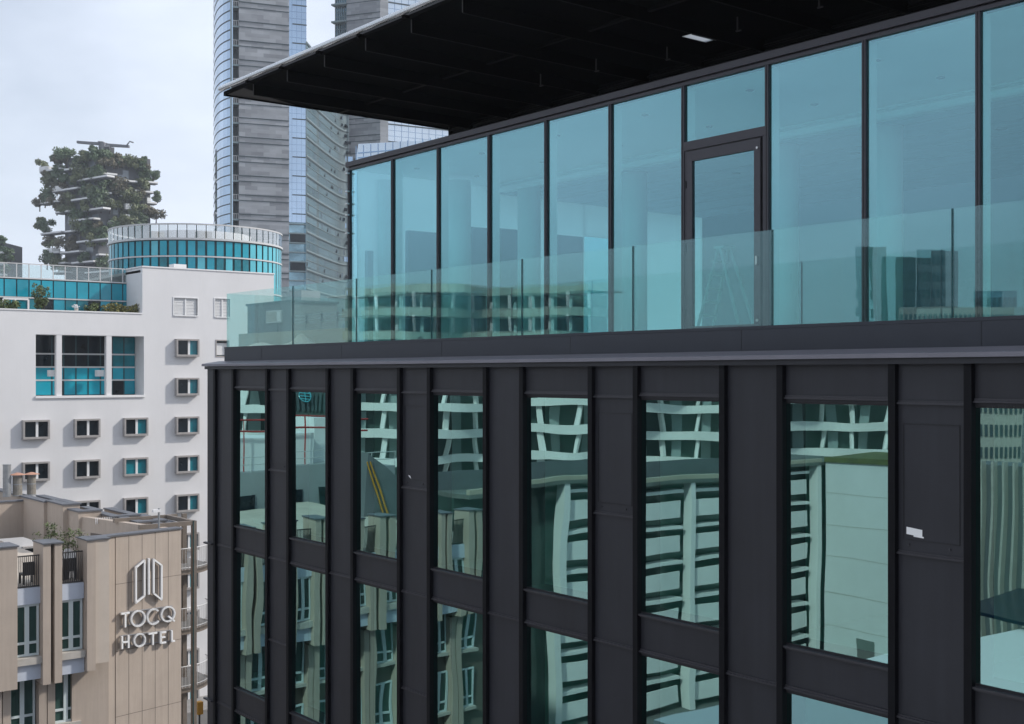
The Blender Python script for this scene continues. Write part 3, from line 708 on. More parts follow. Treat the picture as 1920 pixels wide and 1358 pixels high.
for xa, xb, ya, yb in ((98, 107, 694, 706), (188, 200, 694, 706)):
    MB().pbox(PW, wsz(xa,700)[0], wsz(xb,700)[0], wsz(xa,yb)[1], wsz(xa,ya)[1], -1.2, -.6).build('wall_unit', M['white_trim'], WB)
# terrace penthouse with teal glass
OFF = -3.4
pz0 = zter-1.0; pzt = PW.sz(120, 526, OFF)[1]; pzm = PW.sz(120, 561, OFF)[1]; pzr = PW.sz(120, 499.5, OFF)[1]
ps1 = PW.sz(251, 540, OFF)[0]; pitch = (PW.sz(143/2.7157, 540, OFF)[0]-PW.sz(80/2.7157, 540, OFF)[0])
PHB = MB().pbox(PW, s_l, ps1, pz0, pzt, -12, OFF-.06).build('penthouse', M['teal_line'], WB)
s = ps1; k = 0
rl = MB()
while s - pitch > s_l:
    a, b = s-pitch, s
    MB().pbox(PW, a+.05, b-.05, pzm+.07, pzt-.1, OFF-.055, OFF).build('glass_panel', M['teal_panel'], PHB)
    MB().pbox(PW, a+.05, b-.05, pz0, pzm-.05, OFF-.055, OFF-.01).build('glass_panel', [M['teal_glass'], M['dark_glass'], M['teal_panel'], M['teal_glass']][(k*7) % 4], PHB)
    MB().pbox(PW, a+.03, b-.03, pzt+.1, pzr-.05, OFF-.03, OFF-.01).build('rail_glass', M['clear_rail'], PHB)
    rl.pbox(PW, b-.035, b+.035, pzt+.08, pzr, OFF-.05, OFF+.01); s = a; k += 1
rl.pbox(PW, s_l, ps1+.1, pzr, pzr+.07, OFF-.06, OFF+.02); rl.pbox(PW, s_l, ps1+.1, pzt-.02, pzt+.08, OFF-.3, OFF+.05); rl.pbox(PW, s_l, ps1+.1, pzm-.05, pzm+.05, OFF-.03, OFF+.05)
rl.build('terrace_rail', M['rail_metal'], PHB)
df = MB(); 
for xa in (6, 29, 53): df.pbox(PW, PW.sz(xa,570,OFF)[0]-.07, PW.sz(xa,570,OFF)[0]+.07, pz0, pzm-.15, OFF, OFF+.06)
df.pbox(PW, PW.sz(6,570,OFF)[0], PW.sz(53,570,OFF)[0], pzm-.2, pzm-.06, OFF, OFF+.062); df.build('terrace_door_frame', M['white_frame'], PHB)
# planting on the terrace
hedge = thing('hedge', 'clipped yellow green hedge at the right end of the white terrace', 'hedge', PW.p(PW.sz(226,585,-1)[0], zter-.9, -1))
hm = MB(); rg = random.Random(5)
h0, h1 = PW.sz(192, 580, -1)[0], PW.sz(262, 580, -1)[0]
for k in range(1500):
    s = rg.uniform(h0, h1); z = zter + rg.uniform(-.4, .75 + .12*math.sin(s*3)); o = -1 + rg.uniform(-.5, .4); p = PW.p(s, z, o)
    u = Vector((rg.gauss(0,1), rg.gauss(0,1), rg.gauss(0,1))).normalized()*.10; w_ = u.cross(Vector((rg.gauss(0,1), rg.gauss(0,1), rg.gauss(0,1)))).normalized()*.06
    hm.quad(p-u, p-w_, p+u, p+w_)
hm.build('foliage', M['leaf_yellow'], hedge)
MB().pbox(PW, h0, h1, zter-1, zter-.3, -1.4, -.7).build('planter', M['sill'], hedge)
for nm, px, hh, rr, lab in (('bamboo', 74, 1.9, .75, 'tall feathery light green bamboo plant standing alone before the teal glass terrace'), ('terrace_shrub', 18, .8, .75, 'round green shrub before the white door frame on the white terrace'), ('terrace_shrub', 172, .7, .7, 'loose pale green shrub beside the clipped hedge on the white terrace')):
    p = PW.p(PW.sz(px, 585, -1.2)[0], zter-1.0, -1.2)
    t = thing(nm, lab, 'plant', p)
    lm = MB(); rg = random.Random(int(px))
    stem = MB()
    for k in range(7):
        q = p + Vector((rg.uniform(-.3,.3)*rr, rg.uniform(-.4,.4)*rr, 0)); e = q + Vector((rg.uniform(-.5,.5), rg.uniform(-.7,.7)*rr, 1.0 + hh*rg.uniform(.6,1.1))); stem.tube([q, (q+e)/2 + Vector((0,0,.1)), e], .02, 5)
        lm.leaves(e - Vector((0,0,.3)), .42*rr+.1, 90, .09, 1.1, k)
        lm.leaves((q+e)/2 + Vector((0,0,.3)), .38*rr, 60, .09, 1.1, k+50)
    stem.build('stem', M['bark'], t); lm.build('foliage', M['leaf_near'], t)
fp = PW.p(PW.sz(143, 581, -.3)[0], zter+.1, -.3)
bl = thing('flower_pot', 'small white flowers in a pot on the white terrace edge', 'plant', fp)
MB().tube([fp, fp+Vector((0,0,.2))], .13, 10, .17).build('pot', M['sill'], bl)
MB().leaves(fp+Vector((0,0,.36)), .3, 60, .08, .8, 9).build('blossom', M['white_trim'], bl)

# ------------------------------------------------------------------ round teal glass building
RB_c = at(368.5, 480, 115.0); RBR = 7.8
RB = thing('round_building', 'round teal glass drum with a clear glass railing above the white block', 'building', (RB_c.x, RB_c.y, 0))
dn = 107.0
z_rail = CZ + (702-419.5)/FPX*dn; z_t = CZ + (702-448)/FPX*dn; z_m = CZ + (702-480)/FPX*dn; z_b = zter-2
def circ(r, a0, a1, n): return [(RB_c.x + r*math.cos(a0+(a1-a0)*k/n), RB_c.y + r*math.sin(a0+(a1-a0)*k/n)) for k in range(n+1)]
NP = 60
cr_ = MB(); cr_.arc_wall(circ(RBR-.02, 0, 2*math.pi, NP), 8, z_t, .2); cr_.build('drum_wall', M['teal_line'], RB)
a_cam = math.atan2(-RB_c.y, -RB_c.x)
for k in range(NP):
    a0 = 2*math.pi*k/NP; a1 = 2*math.pi*(k+1)/NP; e = .10/RBR
    am = ((a0+a1)/2 - a_cam + math.pi) % (2*math.pi) - math.pi
    if abs(am) > rad(105): continue
    def pt(a, r, z): return (RB_c.x+r*math.cos(a), RB_c.y+r*math.sin(a), z)
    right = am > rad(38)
    rows = [(z_m+.08, z_t-.14), (z_m-2.9, z_m-.08), (z_m-6.2, z_m-3.1), (z_m-9.5, z_m-6.4)]
    for j, (q0, q1) in enumerate(rows):
        rg = random.Random(k*5+j)
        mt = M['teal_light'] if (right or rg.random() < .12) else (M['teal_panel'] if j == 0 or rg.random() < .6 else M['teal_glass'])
        MB().quad(pt(a0+e, RBR+.05, q0), pt(a1-e, RBR+.05, q0), pt(a1-e, RBR+.05, q1), pt(a0+e, RBR+.05, q1)).build('glass_panel', mt, RB)
    MB().quad(pt(a0+.8*e, RBR+.1, z_t+.12), pt(a1-.8*e, RBR+.1, z_t+.12), pt(a1-.8*e, RBR+.1, z_rail-.08), pt(a0+.8*e, RBR+.1, z_rail-.08)).build('rail_glass', M['drum_rail'], RB)
for z, r, h in ((z_rail-.06, RBR+.16, .12), (z_t-.05, RBR+.2, .17), (z_m-.06, RBR+.13, .12), (z_m-3.06, RBR+.13, .12)): MB().arc_wall(circ(r, 0, 2*math.pi, 90), z, z+h, .16).build('band', M['rail_metal'], RB)
for k in range(NP):
    a = 2*math.pi*k/NP
    if abs((a - a_cam + math.pi) % (2*math.pi) - math.pi) > rad(105): continue
    x_, y_ = RB_c.x+(RBR+.05)*math.cos(a), RB_c.y+(RBR+.05)*math.sin(a)
    MB().tube([(x_, y_, z_t), (x_, y_, z_rail)], .045, 5).build('rail_post', M['teal_line'], RB)
rf = MB(); rf.poly([(x, y, z_t-.1) for x, y in circ(RBR-.25, 0, 2*math.pi*47/48, 47)]); rf.build('roof', M['roof'], RB)
pc = MB(); cc = RB_c
pc.arc_wall([(cc.x + 5.0*math.cos(a_cam+rad(q)), cc.y + 5.0*math.sin(a_cam+rad(q))) for q in range(-40, 81, 10)], z_t, z_rail-.2, .3); pc.build('roof_plant_screen', M['white_trim'], RB)
pu = MB()
for q in (-32, 5): x_, y_ = cc.x+6.6*math.cos(a_cam+rad(q)), cc.y+6.6*math.sin(a_cam+rad(q)); pu.box(x_-.5, x_+.5, y_-.6, y_+.6, z_t-.1, z_t+.8)
pu.build('cooling_unit', M['sill'], RB)

# ------------------------------------------------------------------ planted residential towers
def planted_tower(xc, D, wl, wr, ytop, balc, label):
    base = at(xc, 700, D); T_ = thing('planted_tower', label, 'building', (base.x, base.y, 0))
    axis = Vector((FW.x, FW.y, 0)); rt = Vector((RT.x, RT.y, 0))
    dl = (-rt + axis*.75).normalized(); dr = (rt + axis*.85).normalized()
    c0 = Vector((base.x, base.y, 0)); sc = D/FPX
    ll, lr = wl*sc/ .80 * 1.02, wr*sc/.76
    ztop_ = CZ + (702-ytop)*sc
    a, b, c, d = c0, c0+dr*lr, c0+dr*lr+dl*ll, c0+dl*ll
    m = MB(); m.hexa([(*a[:2],0),(*b[:2],0),(*c[:2],0),(*d[:2],0),(*a[:2],ztop_),(*b[:2],ztop_),(*c[:2],ztop_),(*d[:2],ztop_)]); wl_ = m.build('wall', M['charcoal'], T_)
    PL = Plane(c0, (dl.x, dl.y)); PR = Plane(c0, (dr.x, dr.y))
    return T_, PL, PR, ztop_
ZX = lambda v: v/2.7157
ZY = lambda v: 180 + v/2.7157
PT, PL, PR, PTZ = planted_tower(184, 390, 84, 78, 287, None, 'charcoal residential tower covered in balcony trees, crane on its roof')
BX = 184
balcs = [(200,305,390),(325,390,380),(385,545,435),(515,598,395),(265,393,490),(535,570,495),(360,460,535),(200,300,552),(560,600,550),(280,345,598),(400,525,590),(360,472,640),(640,735,575),(615,645,510),(690,780,485),(745,805,440),(750,800,545),(205,310,707),(330,385,695),(388,545,748),(250,300,803),(305,402,803),(505,560,810),(362,475,855),(565,660,660),(270,330,905),(430,560,905),(600,700,430),(640,700,630),(250,330,860)]
def tower_box(x0, x1, y, up, name, mt, parent, depth=2.6, th=.55):
    Pn = PL if (x0+x1)/2 < BX else PR
    sa, z = Pn.sz(x0, y, depth); sb, _ = Pn.sz(x1, y, depth)
    sa, sb = sorted((sa, sb))
    return MB().pbox(Pn, sa, sb, z, z+up, 0.02, depth).build(name, mt, parent)
for i, (a, b, y) in enumerate(balcs):
    x0, x1, yy = ZX(a), ZX(b), ZY(y)
    sl = tower_box(x0, x1, yy, .5, 'balcony', M['tower_white'], PT, 2.8)
    if i % 4 == 0:
        w3 = (x1-x0)*.35; tower_box(x1-w3 if i % 2 else x0, x1 if i % 2 else x0+w3, yy-3.2, 1.2, 'parapet', M['tower_white'], sl, 2.86)
    Pn = PL if (x0+x1)/2 < BX else PR
    sa, z = Pn.sz(x0, yy, 2.9); sb, _ = Pn.sz(x1, yy, 2.9); sa, sb = sorted((sa, sb))
    MB().pbox(Pn, sa, sb, z-.02, z-.3, .03, 2.7).build('balcony_shade_strip', M['charcoal'], sl)  # dark strip added as the shade under the balcony slab
for (a, b, y0, y1) in ((625,655,378,450),(470,500,605,645),(330,355,400,440),(460,480,335,370),(575,600,560,605),(440,475,765,800),(470,500,815,850),(600,625,400,450),(345,360,610,650),(465,480,440,500),(520,540,640,700)):
    Pn = PL if ZX(a) < BX else PR
    s0, z1 = Pn.sz(ZX(a), ZY(y0), .1); s1, z0 = Pn.sz(ZX(b), ZY(y1), .1)
    MB().pbox(Pn, min(s0,s1), max(s0,s1), min(z0,z1), max(z0,z1), .02, .1).build('window', M['tower_win'], PT)
core = at(ZX(548), ZY(300), 395)
MB().box(core.x-1.6, core.x+1.6, core.y-1.6, core.y+1.6, PTZ, PTZ+2.6).build('roof_core', M['charcoal'], PT)
trees = [(340,305,50),(290,330,34),(210,360,30),(430,300,32),(510,305,38),(530,335,42),(600,325,36),(655,330,32),(720,352,24),(735,388,36),(780,400,32),(260,430,48),(430,378,54),(490,390,38),(560,460,44),(605,450,48),(640,485,48),(440,470,38),(515,520,60),(230,510,50),(350,550,50),(660,530,52),(800,515,26),(740,572,38),(795,600,40),(650,622,50),(700,640,40),(590,640,40),(232,660,44),(192,655,22),(410,680,58),(520,680,34),(340,742,50),(250,742,34),(480,730,38),(240,830,46),(430,820,34),(520,845,42),(300,845,42),(720,445,34),(580,330,34),(330,480,40),(290,560,40),(450,560,40),(380,440,36),(300,395,36),(400,330,34),(560,560,34),(690,580,36),(380,610,34),(690,500,36)]
rgt = random.Random(21)
trees += [(a + rgt.uniform(-46, 46), y + rgt.uniform(-30, 34), r*rgt.uniform(.55, .85)) for a, y, r in trees if 215 < a < 770]
kinds = [('leaf','dark green'),('leaf2','olive green'),('leaf3','reddish brown'),('leaf','dark green'),('leaf2','olive green'),('leaf','dark green')]
def balcony_tree(px, py, pr, kind, D_off, i, where):
    key, word = kinds[kind]
    Pn = PL if px < BX else PR
    sc = 390/FPX; r = pr*sc*1.28
    p = Pn.hit(px, py, 1.6)
    g = ('%s trees on the balconies of the planted tower' % word)
    t = thing('balcony_tree', '%s leafy tree growing from a balcony of the planted tower' % word, 'tree', (p.x, p.y, p.z - r), g)
    MB().leaves(p, r, int(520 + pr*24), .42, .85, i*13+1).build('crown', M[key], t)
    MB().tube([(p.x, p.y, p.z-r), (p.x+.3, p.y, p.z)], .22, 5, .1).build('trunk', M['bark'], t)
for i, (a, y, r) in enumerate(trees): balcony_tree(ZX(a), ZY(y), r/2.7157, (i*5 + (i//3)) % 6, 0, i, '')
RCp = at(ZX(525), ZY(265), 392)
rc = thing('roof_crane', 'grey jib crane lying across the roof of the planted tower', 'crane', RCp)
d = Vector((RT.x, RT.y, 0)); q = lambda xx, yy: at(ZX(xx), ZY(yy), 392)
MB().tube([q(525,285), q(525,240)], 1.0, 8).build('mast', M['crane'], rc)
jm = MB()
jm.prism([q(390,228), q(510,236), q(510,250), q(390,240)], FW*1.2); jm.prism([q(510,234), q(545,240), q(545,252), q(510,250)], FW*1.2); jm.prism([q(545,242), q(655,250), q(655,262), q(545,256)], FW*1.2); jm.build('jib', M['crane'], rc)
MB().prism([q(498,230), q(525,232), q(525,252), q(498,250)], FW*1.8).build('winch_house', M['crane'], rc)
MB().tube([q(640,258), q(655,240), q(660,232), q(680,238)], .22, 5).build('davit', M['crane'], rc)
MB().tube([q(505,262), q(560,262)], .8, 6).build('base', M['crane'], rc)
# second planted tower at the left edge of the view
c2 = at(-32, 500, 380)
T2 = thing('planted_tower', 'second planted residential tower cut off by the left edge of the view', 'building', (c2.x, c2.y, 0))
P2 = Plane((c2.x, c2.y, 0), (RT.x, RT.y)); z2 = P2.sz(0, 455)[1]
MB().pbox(P2, -18, P2.sz(8, 500)[0], 0, z2, -14, 0).build('wall', M['charcoal'], T2)
for k in range(5): MB().pbox(P2, -6, P2.sz(14, 500)[0], z2-3-3.4*k-.6, z2-3-3.4*k, .02, 2.4).build('balcony', M['tower_white'], T2)
for k, (px, py, rr) in enumerate(((2, 450, 8), (14, 470, 10), (6, 485, 9), (20, 485, 6), (-6, 466, 10), (8, 505, 9), (2, 525, 9))):
    p = P2.hit(px, py, 1.4)
    t = thing('balcony_tree', 'dark leafy tree on the tower cut off by the left edge', 'tree', (p.x, p.y, p.z-1.5), 'trees on the planted tower at the left edge')
    MB().leaves(p, rr*380/FPX*1.2, 500, .5, .85, k+500).build('crown', M['leaf'], t); MB().tube([(p.x,p.y,p.z-1.5),(p.x,p.y,p.z)], .2, 5, .1).build('trunk', M['bark'], t)

# ------------------------------------------------------------------ stone and glass skyscrapers
D1 = 255.0; p0 = at(448, 300, D1)
PS = Plane((p0.x, p0.y, 0), vp_dir(7000))
SK = thing('skyscraper', 'tall grey stone skyscraper with blue curved glass on its left edge', 'building', (p0.x, p0.y, 0))
HT = CZ + 702/FPX*D1 + 25
sz = PS.sz
a0, a1 = 0.0, sz(542, 300)[0]; a2 = sz(575, 300)[0]; b0 = sz(433, 300)[0]
MB().pbox(PS, a0, a1, 0, HT, -18, 0).build('stone_wall', M['stone'], SK)
FH = 36.2*D1/FPX
zl0 = CZ + (702-205/2.714)/FPX*D1
jn = MB()
k = -15
for k in range(-16, 9):
    z = zl0 + k*FH
    if 5 < z < HT:
        jn.pbox(PS, a0, a1, z-.10, z+.10, -.05, .10); jn.pbox(PS, a0, a1, z-1.25, z-1.08, -.05, .07)
jn.build('stone_joint', M['dark_line'], SK)
MB().pbox(PS, b0, a0, 0, HT, -4, -2.2).build('recess_wall', M['dark_line'], SK)
for k in range(-9, 4):
    z = zl0 + k*FH - 1.0
    if z > CZ:
        bs = MB().pbox(PS, b0+.05, a0-.02, z-.35, z, -2.2, -.1).build('balcony', M['mullion'], SK)
        rr_ = MB(); rr_.pbox(PS, b0+.1, a0-.05, z+1.0, z+1.1, -.3, -.15)
        for q in range(5): s_ = b0+.1+(a0-b0-.2)*q/4; rr_.pbox(PS, s_-.04, s_+.04, z, z+1.0, -.3, -.15)
        rr_.build('balcony_rail', M['rail_metal'], bs)
# curved blue glass receding on the left
edge = PS.p(b0, 0, .3); lp_ = at(404, 300, D1+34)
pth = []
for k in range(11):
    f = k/10; pth.append((edge.x + (lp_.x-edge.x)*f - FW.x*7*math.sin(math.pi*f), edge.y + (lp_.y-edge.y)*f - FW.y*7*math.sin(math.pi*f)))
cg = MB().arc_wall(pth, 0, HT, -.4).build('curved_glass', M['sky_glass'], SK)
ln = MB()
for k in range(-16*2, 9*2+2):
    z = zl0 + k*FH/2
    if 5 < z < HT: ln.arc_wall([(x+FW.x*-.18, y+FW.y*-.18) for x, y in pth], z-.09, z+.09, -.1)
ln.build('floor_line', M['dark_line'], cg)
MB().pbox(PS, b0-.15, b0+.15, 0, HT, -.6, .5).build('edge_trim', M['mullion'], SK)
# pale glass strip right of the stone
zc = CZ + (702-412)/FPX*D1
gs = MB().pbox(PS, a1+.02, a2, zc, HT, -16, -.3).build('glass_strip', M['sky_glass'], SK)
gsl = MB(); gsd = MB()
for k in range(-16, 9):
    z = zl0 + k*FH + .6
    if zc < z < HT: gsd.pbox(PS, a1+.75, a2+.05, z-.10, z+.10, -.3, -.16); gsl.pbox(PS, a1+.02, a2, z+1.15, z+1.22, -.3, -.24); gsl.pbox(PS, a1+.02, a2, z+2.6, z+2.67, -.3, -.24)
for f in (.18, .45, .72): gsl.pbox(PS, a1+(a2-a1)*f-.03, a1+(a2-a1)*f+.03, zc, HT, -.3, -.23)
gsl.build('mullion', M['mid_glass'], gs); gsd.build('floor_line', M['dark_line'], gs)
lw_ = MB().pbox(PS, a1+.02, a2, 0, zc-.02, -16, -.6).build('lower_glass', M['green_glass'], SK)
lsl = MB()
for k in range(22): lsl.pbox(PS, a1+.02, a2, zc-.25-k*2.0-.25, zc-.25-k*2.0, -.6, -.1)
lsl.build('louvre_band', M['mullion'], lw_)
for k in range(4): MB().pbox(PS, a1+.3, a2-.2, zc-4.4-k*6.2, zc-2.2-k*6.2, -.58, -.35).build('dark_pane', M['dark_glass'], lw_)
# concave glass wing receding to the right
st_p = PS.p(a2, 0, -.3); en = at(654, 300, D1+40)
cpth = []
for k in range(15):
    f = k/14; bow = math.sin(math.pi*f)*-11.0
    cpth.append((st_p.x + (en.x-st_p.x)*f - FW.x*bow, st_p.y + (en.y-st_p.y)*f - FW.y*bow))
zct = CZ + (702-68)/FPX*(D1+1)
cw = MB().arc_wall(cpth, 0, zct, .5).build('concave_glass', M['curtain_wall'], SK)
cl_ = MB()
front = [(x-FW.x*.2, y-FW.y*.2) for x, y in cpth]
z = zct-.1; k = 0
while z > 15:
    cl_.arc_wall(front, z-.13, z+.13, -.16)
    MB().arc_wall(front, z-.42, z-.20, -.14).build('floor_line', M['dark_line'], cw); cl_.arc_wall(front, z-2.0, z-1.92, -.1); z -= FH; k += 1
for j in range(57):
    f = j/56*14; i0 = min(13, int(f)); u = f-i0; x = front[i0][0]+(front[i0+1][0]-front[i0][0])*u; y = front[i0][1]+(front[i0+1][1]-front[i0][1])*u
    cl_.box(x-.05, x+.05, y-.05, y+.05, 15, zct)
cl_.build('mullion', M['mullion'], cw)
ow = MB(); rg = random.Random(11)
lp2 = MB()
for k in range(150):
    f = rg.random()*13.9; i0 = int(f); u = f-i0; x = front[i0][0]+(front[i0+1][0]-front[i0][0])*u; y = front[i0][1]+(front[i0+1][1]-front[i0][1])*u
    z = zct - FH*rg.randrange(1, 19) + rg.choice((.6, 2.2)); dx = Vector((front[i0+1][0]-front[i0][0], front[i0+1][1]-front[i0][1], 0)).normalized()*1.0; o_ = -FW*.9
    tgt = ow if rg.random() < .45 else lp2
    if tgt is ow: MB().quad(Vector((x,y,z))+o_, Vector((x,y,z))+dx+o_, Vector((x,y,z+.9))+dx-FW*.1, Vector((x,y,z+.9))-FW*.1).build('tilted_window', M['dark_glass'], cw)
    else: e = Vector((x,y,z))-FW*.13; lp2.quad(e, e+dx*1.1, e+dx*1.1+Vector((0,0,1.2)), e+Vector((0,0,1.2)))
lp2.build('pale_window', M['mid_glass'], cw)
# second skyscraper
D2 = 300.0; q0 = at(650, 200, D2)
P3 = Plane((q0.x, q0.y, 0), vp_dir(-5200)); s3 = P3.sz
SK2 = thing('skyscraper', 'second grey stone skyscraper with white gridded glass behind the canopy', 'building', (q0.x, q0.y, 0))
e1 = s3(713, 200)[0]; HT2 = CZ + 702/FPX*D2 + 30
MB().pbox(P3, 0, e1, 0, HT2, -20, 0).build('stone_wall', M['stone'], SK2)
P4 = Plane(P3.p(e1, 0, 0), vp_dir(5200)); e2 = P4.sz(728, 200)[0]
MB().pbox(P4, .02, e2, 0, HT2, -10, -.02).build('stone_return', M['stone'], SK2)
P5 = Plane(P4.p(e2, 0, 0), vp_dir(5200)); e3 = P5.sz(905, 200)[0]
wg = MB().pbox(P5, .02, e3, 0, HT2, -12, -.4).build('white_glass_wall', M['white_glass'], SK2)
wl_ = MB(); wd = MB(); z = CZ + (702-268)/FPX*D2
while z < HT2:
    wd.pbox(P5, .02, e3, z-.13, z+.13, -.4, -.2)
    for q in (1.4, 2.8): wl_.pbox(P5, .02, e3, z+q-.04, z+q+.04, -.4, -.34)
    z += 4.25
for k in range(1, 14): wl_.pbox(P5, e3*k/14-.05, e3*k/14+.05, CZ, HT2, -.4, -.33)
wl_.build('mullion', M['mid_glass'], wg); wd.build('floor_line', M['dark_line'], wg)
js = MB(); z = CZ + 3
while z < HT2: js.pbox(P3, 0, e1, z-.1, z+.1, -.05, .1); js.pbox(P3, 0, e1, z-1.4, z-1.25, -.05, .07); z += 4.25
js.build('stone_joint', M['dark_line'], SK2)
gl0 = s3(625, 50)[0]
gw = MB().pbox(P3, gl0, -.05, 0, HT2, -14, -1.2).build('green_glass_wall', M['green_glass'], SK2)
gb = MB(); z = CZ + 40
while z < HT2: gb.pbox(P3, gl0-.4, -.05, z-.2, z+.2, -1.2, .4); gb.pbox(P3, gl0, -.05, z+1.5, z+1.6, -1.2, -1.0); gb.pbox(P3, gl0, -.05, z+2.6, z+2.7, -1.2, -1.0); z += 4.25
for k in range(6): gb.pbox(P3, gl0+(-gl0)*k/6-.05, gl0+(-gl0)*k/6+.05, CZ, HT2, -1.2, -.9)
gb.build('balcony_slab', M['mullion'], gw)
# low slanted glass crown before the second skyscraper
D3 = 190.0; r0 = at(664, 300, D3); P6 = Plane((r0.x, r0.y, 0), vp_dir(-4200))
GC = thing('glass_building', 'low pale blue glass building with a slanting left edge in front of the second skyscraper', 'building', (r0.x, r0.y, 0))
pts = [P6.hit(664, 320), P6.hit(672, 270), P6.hit(905, 258), P6.hit(905, 420), P6.hit(660, 420)]
pts[-1] = Vector((pts[-1].x, pts[-1].y, 0)); pts[-2] = Vector((pts[-2].x, pts[-2].y, 0))
gc = MB().prism(pts, -P6.n*10).build('glass_wall', M['white_glass'], GC)
gg = MB(); sA = P6.sz(668, 300)[0]; sB = P6.sz(905, 300)[0]
for k in range(22):
    s = sA + 1.3*k; top = P6.sz(672, 270)[1] + .02*k*1.3 - .3; gg.pbox(P6, s-.05, s+.05, CZ+20, top, .0, .08)
for yy in (285, 294, 318): z = P6.sz(700, yy)[1]; gg.pbox(P6, sA+.3, sB, z-.09, z+.09, 0, .1)
gg.build('mullion', M['mid_glass'], gc)

# ------------------------------------------------------------------ grey plant room on the building behind
YN = 40.0
NB = thing('grey_building', 'grey clad rooftop block with beige parapet seen through the glass terrace railing', 'building', (-60, 42, 0))
na = onY(457, 640, YN); nb_ = onY(464, 640, YN); ne = onY(760, 640, YN)
zb1 = onY(470, 626, YN).z; zt1 = onY(500, 571, YN).z
MB().box(na.x, ne.x, YN-.4, YN+4, 0, zb1).build('lower_wall', M['beige_wall'], NB)
x1_ = onY(546, 600, YN).x
MB().box(nb_.x, x1_, YN, YN+3.6, zb1, zt1).build('plant_room', M['grey_clad'], NB)
MB().box(nb_.x-.1, x1_+.1, YN-.1, YN+3.7, zt1, zt1+.15).build('roof_edge', M['dark_line'], NB)
w0 = onY(503, 586, YN); w1 = onY(529, 602, YN)
wf = MB().box(w0.x-.1, w1.x+.1, YN-.12, YN-.02, w1.z-.1, w0.z+.1).build('window', M['rail_metal'], NB); MB().box(w0.x, w0.x+(w1.x-w0.x)*.7, YN-.14, YN-.121, w1.z, w0.z).build('left_pane', M['sill'], wf); MB().box(w0.x+(w1.x-w0.x)*.75, w1.x, YN-.14, YN-.121, w1.z, w0.z).build('right_pane', M['paint'], wf)
zs = onY(600, 586, YN).z
sn = MB(); 
for k in range(3): sn.box(x1_-2, ne.x, YN+.05, YN+.12, zb1+.45+(zs-zb1-.45)*k/3+.04, zb1+.45+(zs-zb1-.45)*(k+1)/3-.04)
SNo = sn.build('screen', M['grey_screen'], NB)
sp_ = MB()
for k in range(9): xx = x1_-2+2.05*k; sp_.box(xx-.04, xx+.04, YN-.05, YN+.04, zb1, zs+.1)
sp_.build('screen_post', M['grey_clad'], SNo)
up = onY(575, 560, YN+3); MB().box(onY(549, 560, YN+2).x, onY(577, 560, YN+2).x, YN+1.5, YN+3, zb1, onY(560, 547, YN+2).z).build('rear_block', M['grey_screen'], NB)

# ------------------------------------------------------------------ tan hotel
XH = -52.0
PH = Plane((XH, 0, 0), (0, 1)); hsz = PH.sz
HB = thing('hotel_building', 'tan clad hotel with vertical fins, paired windows and a blank sign wall', 'building', (XH, 10, 0))
HZ = lambda z: CZ + z
z_fin_t, z_rail_t, z_sp_t, z_w_t, z_w_b, z_sl, z_pn_b, z_fin_b = HZ(-7.1), HZ(-7.55), HZ(-8.9), HZ(-9.6), HZ(-11.77), HZ(-12.06), HZ(-12.72), HZ(-12.95)
yw = [17.15 - 1.82*k for k in range(18)]         # left edge of every window bay, Y
y_end = yw[-1] - .8
fin_r = hsz(179.5, 1100)[0]; chs = hsz(206.8, 1100)[0]
def hbox(y0, y1, z0, z1, o0, o1): return MB().pbox(PH, y0, y1, z0, z1, o0, o1)
hw = MB(); hw.pbox(PH, y_end, fin_r+.1, 0, z_sp_t-.05, -14, -1.3); hw.build('wall', M['tan_dark'], HB)
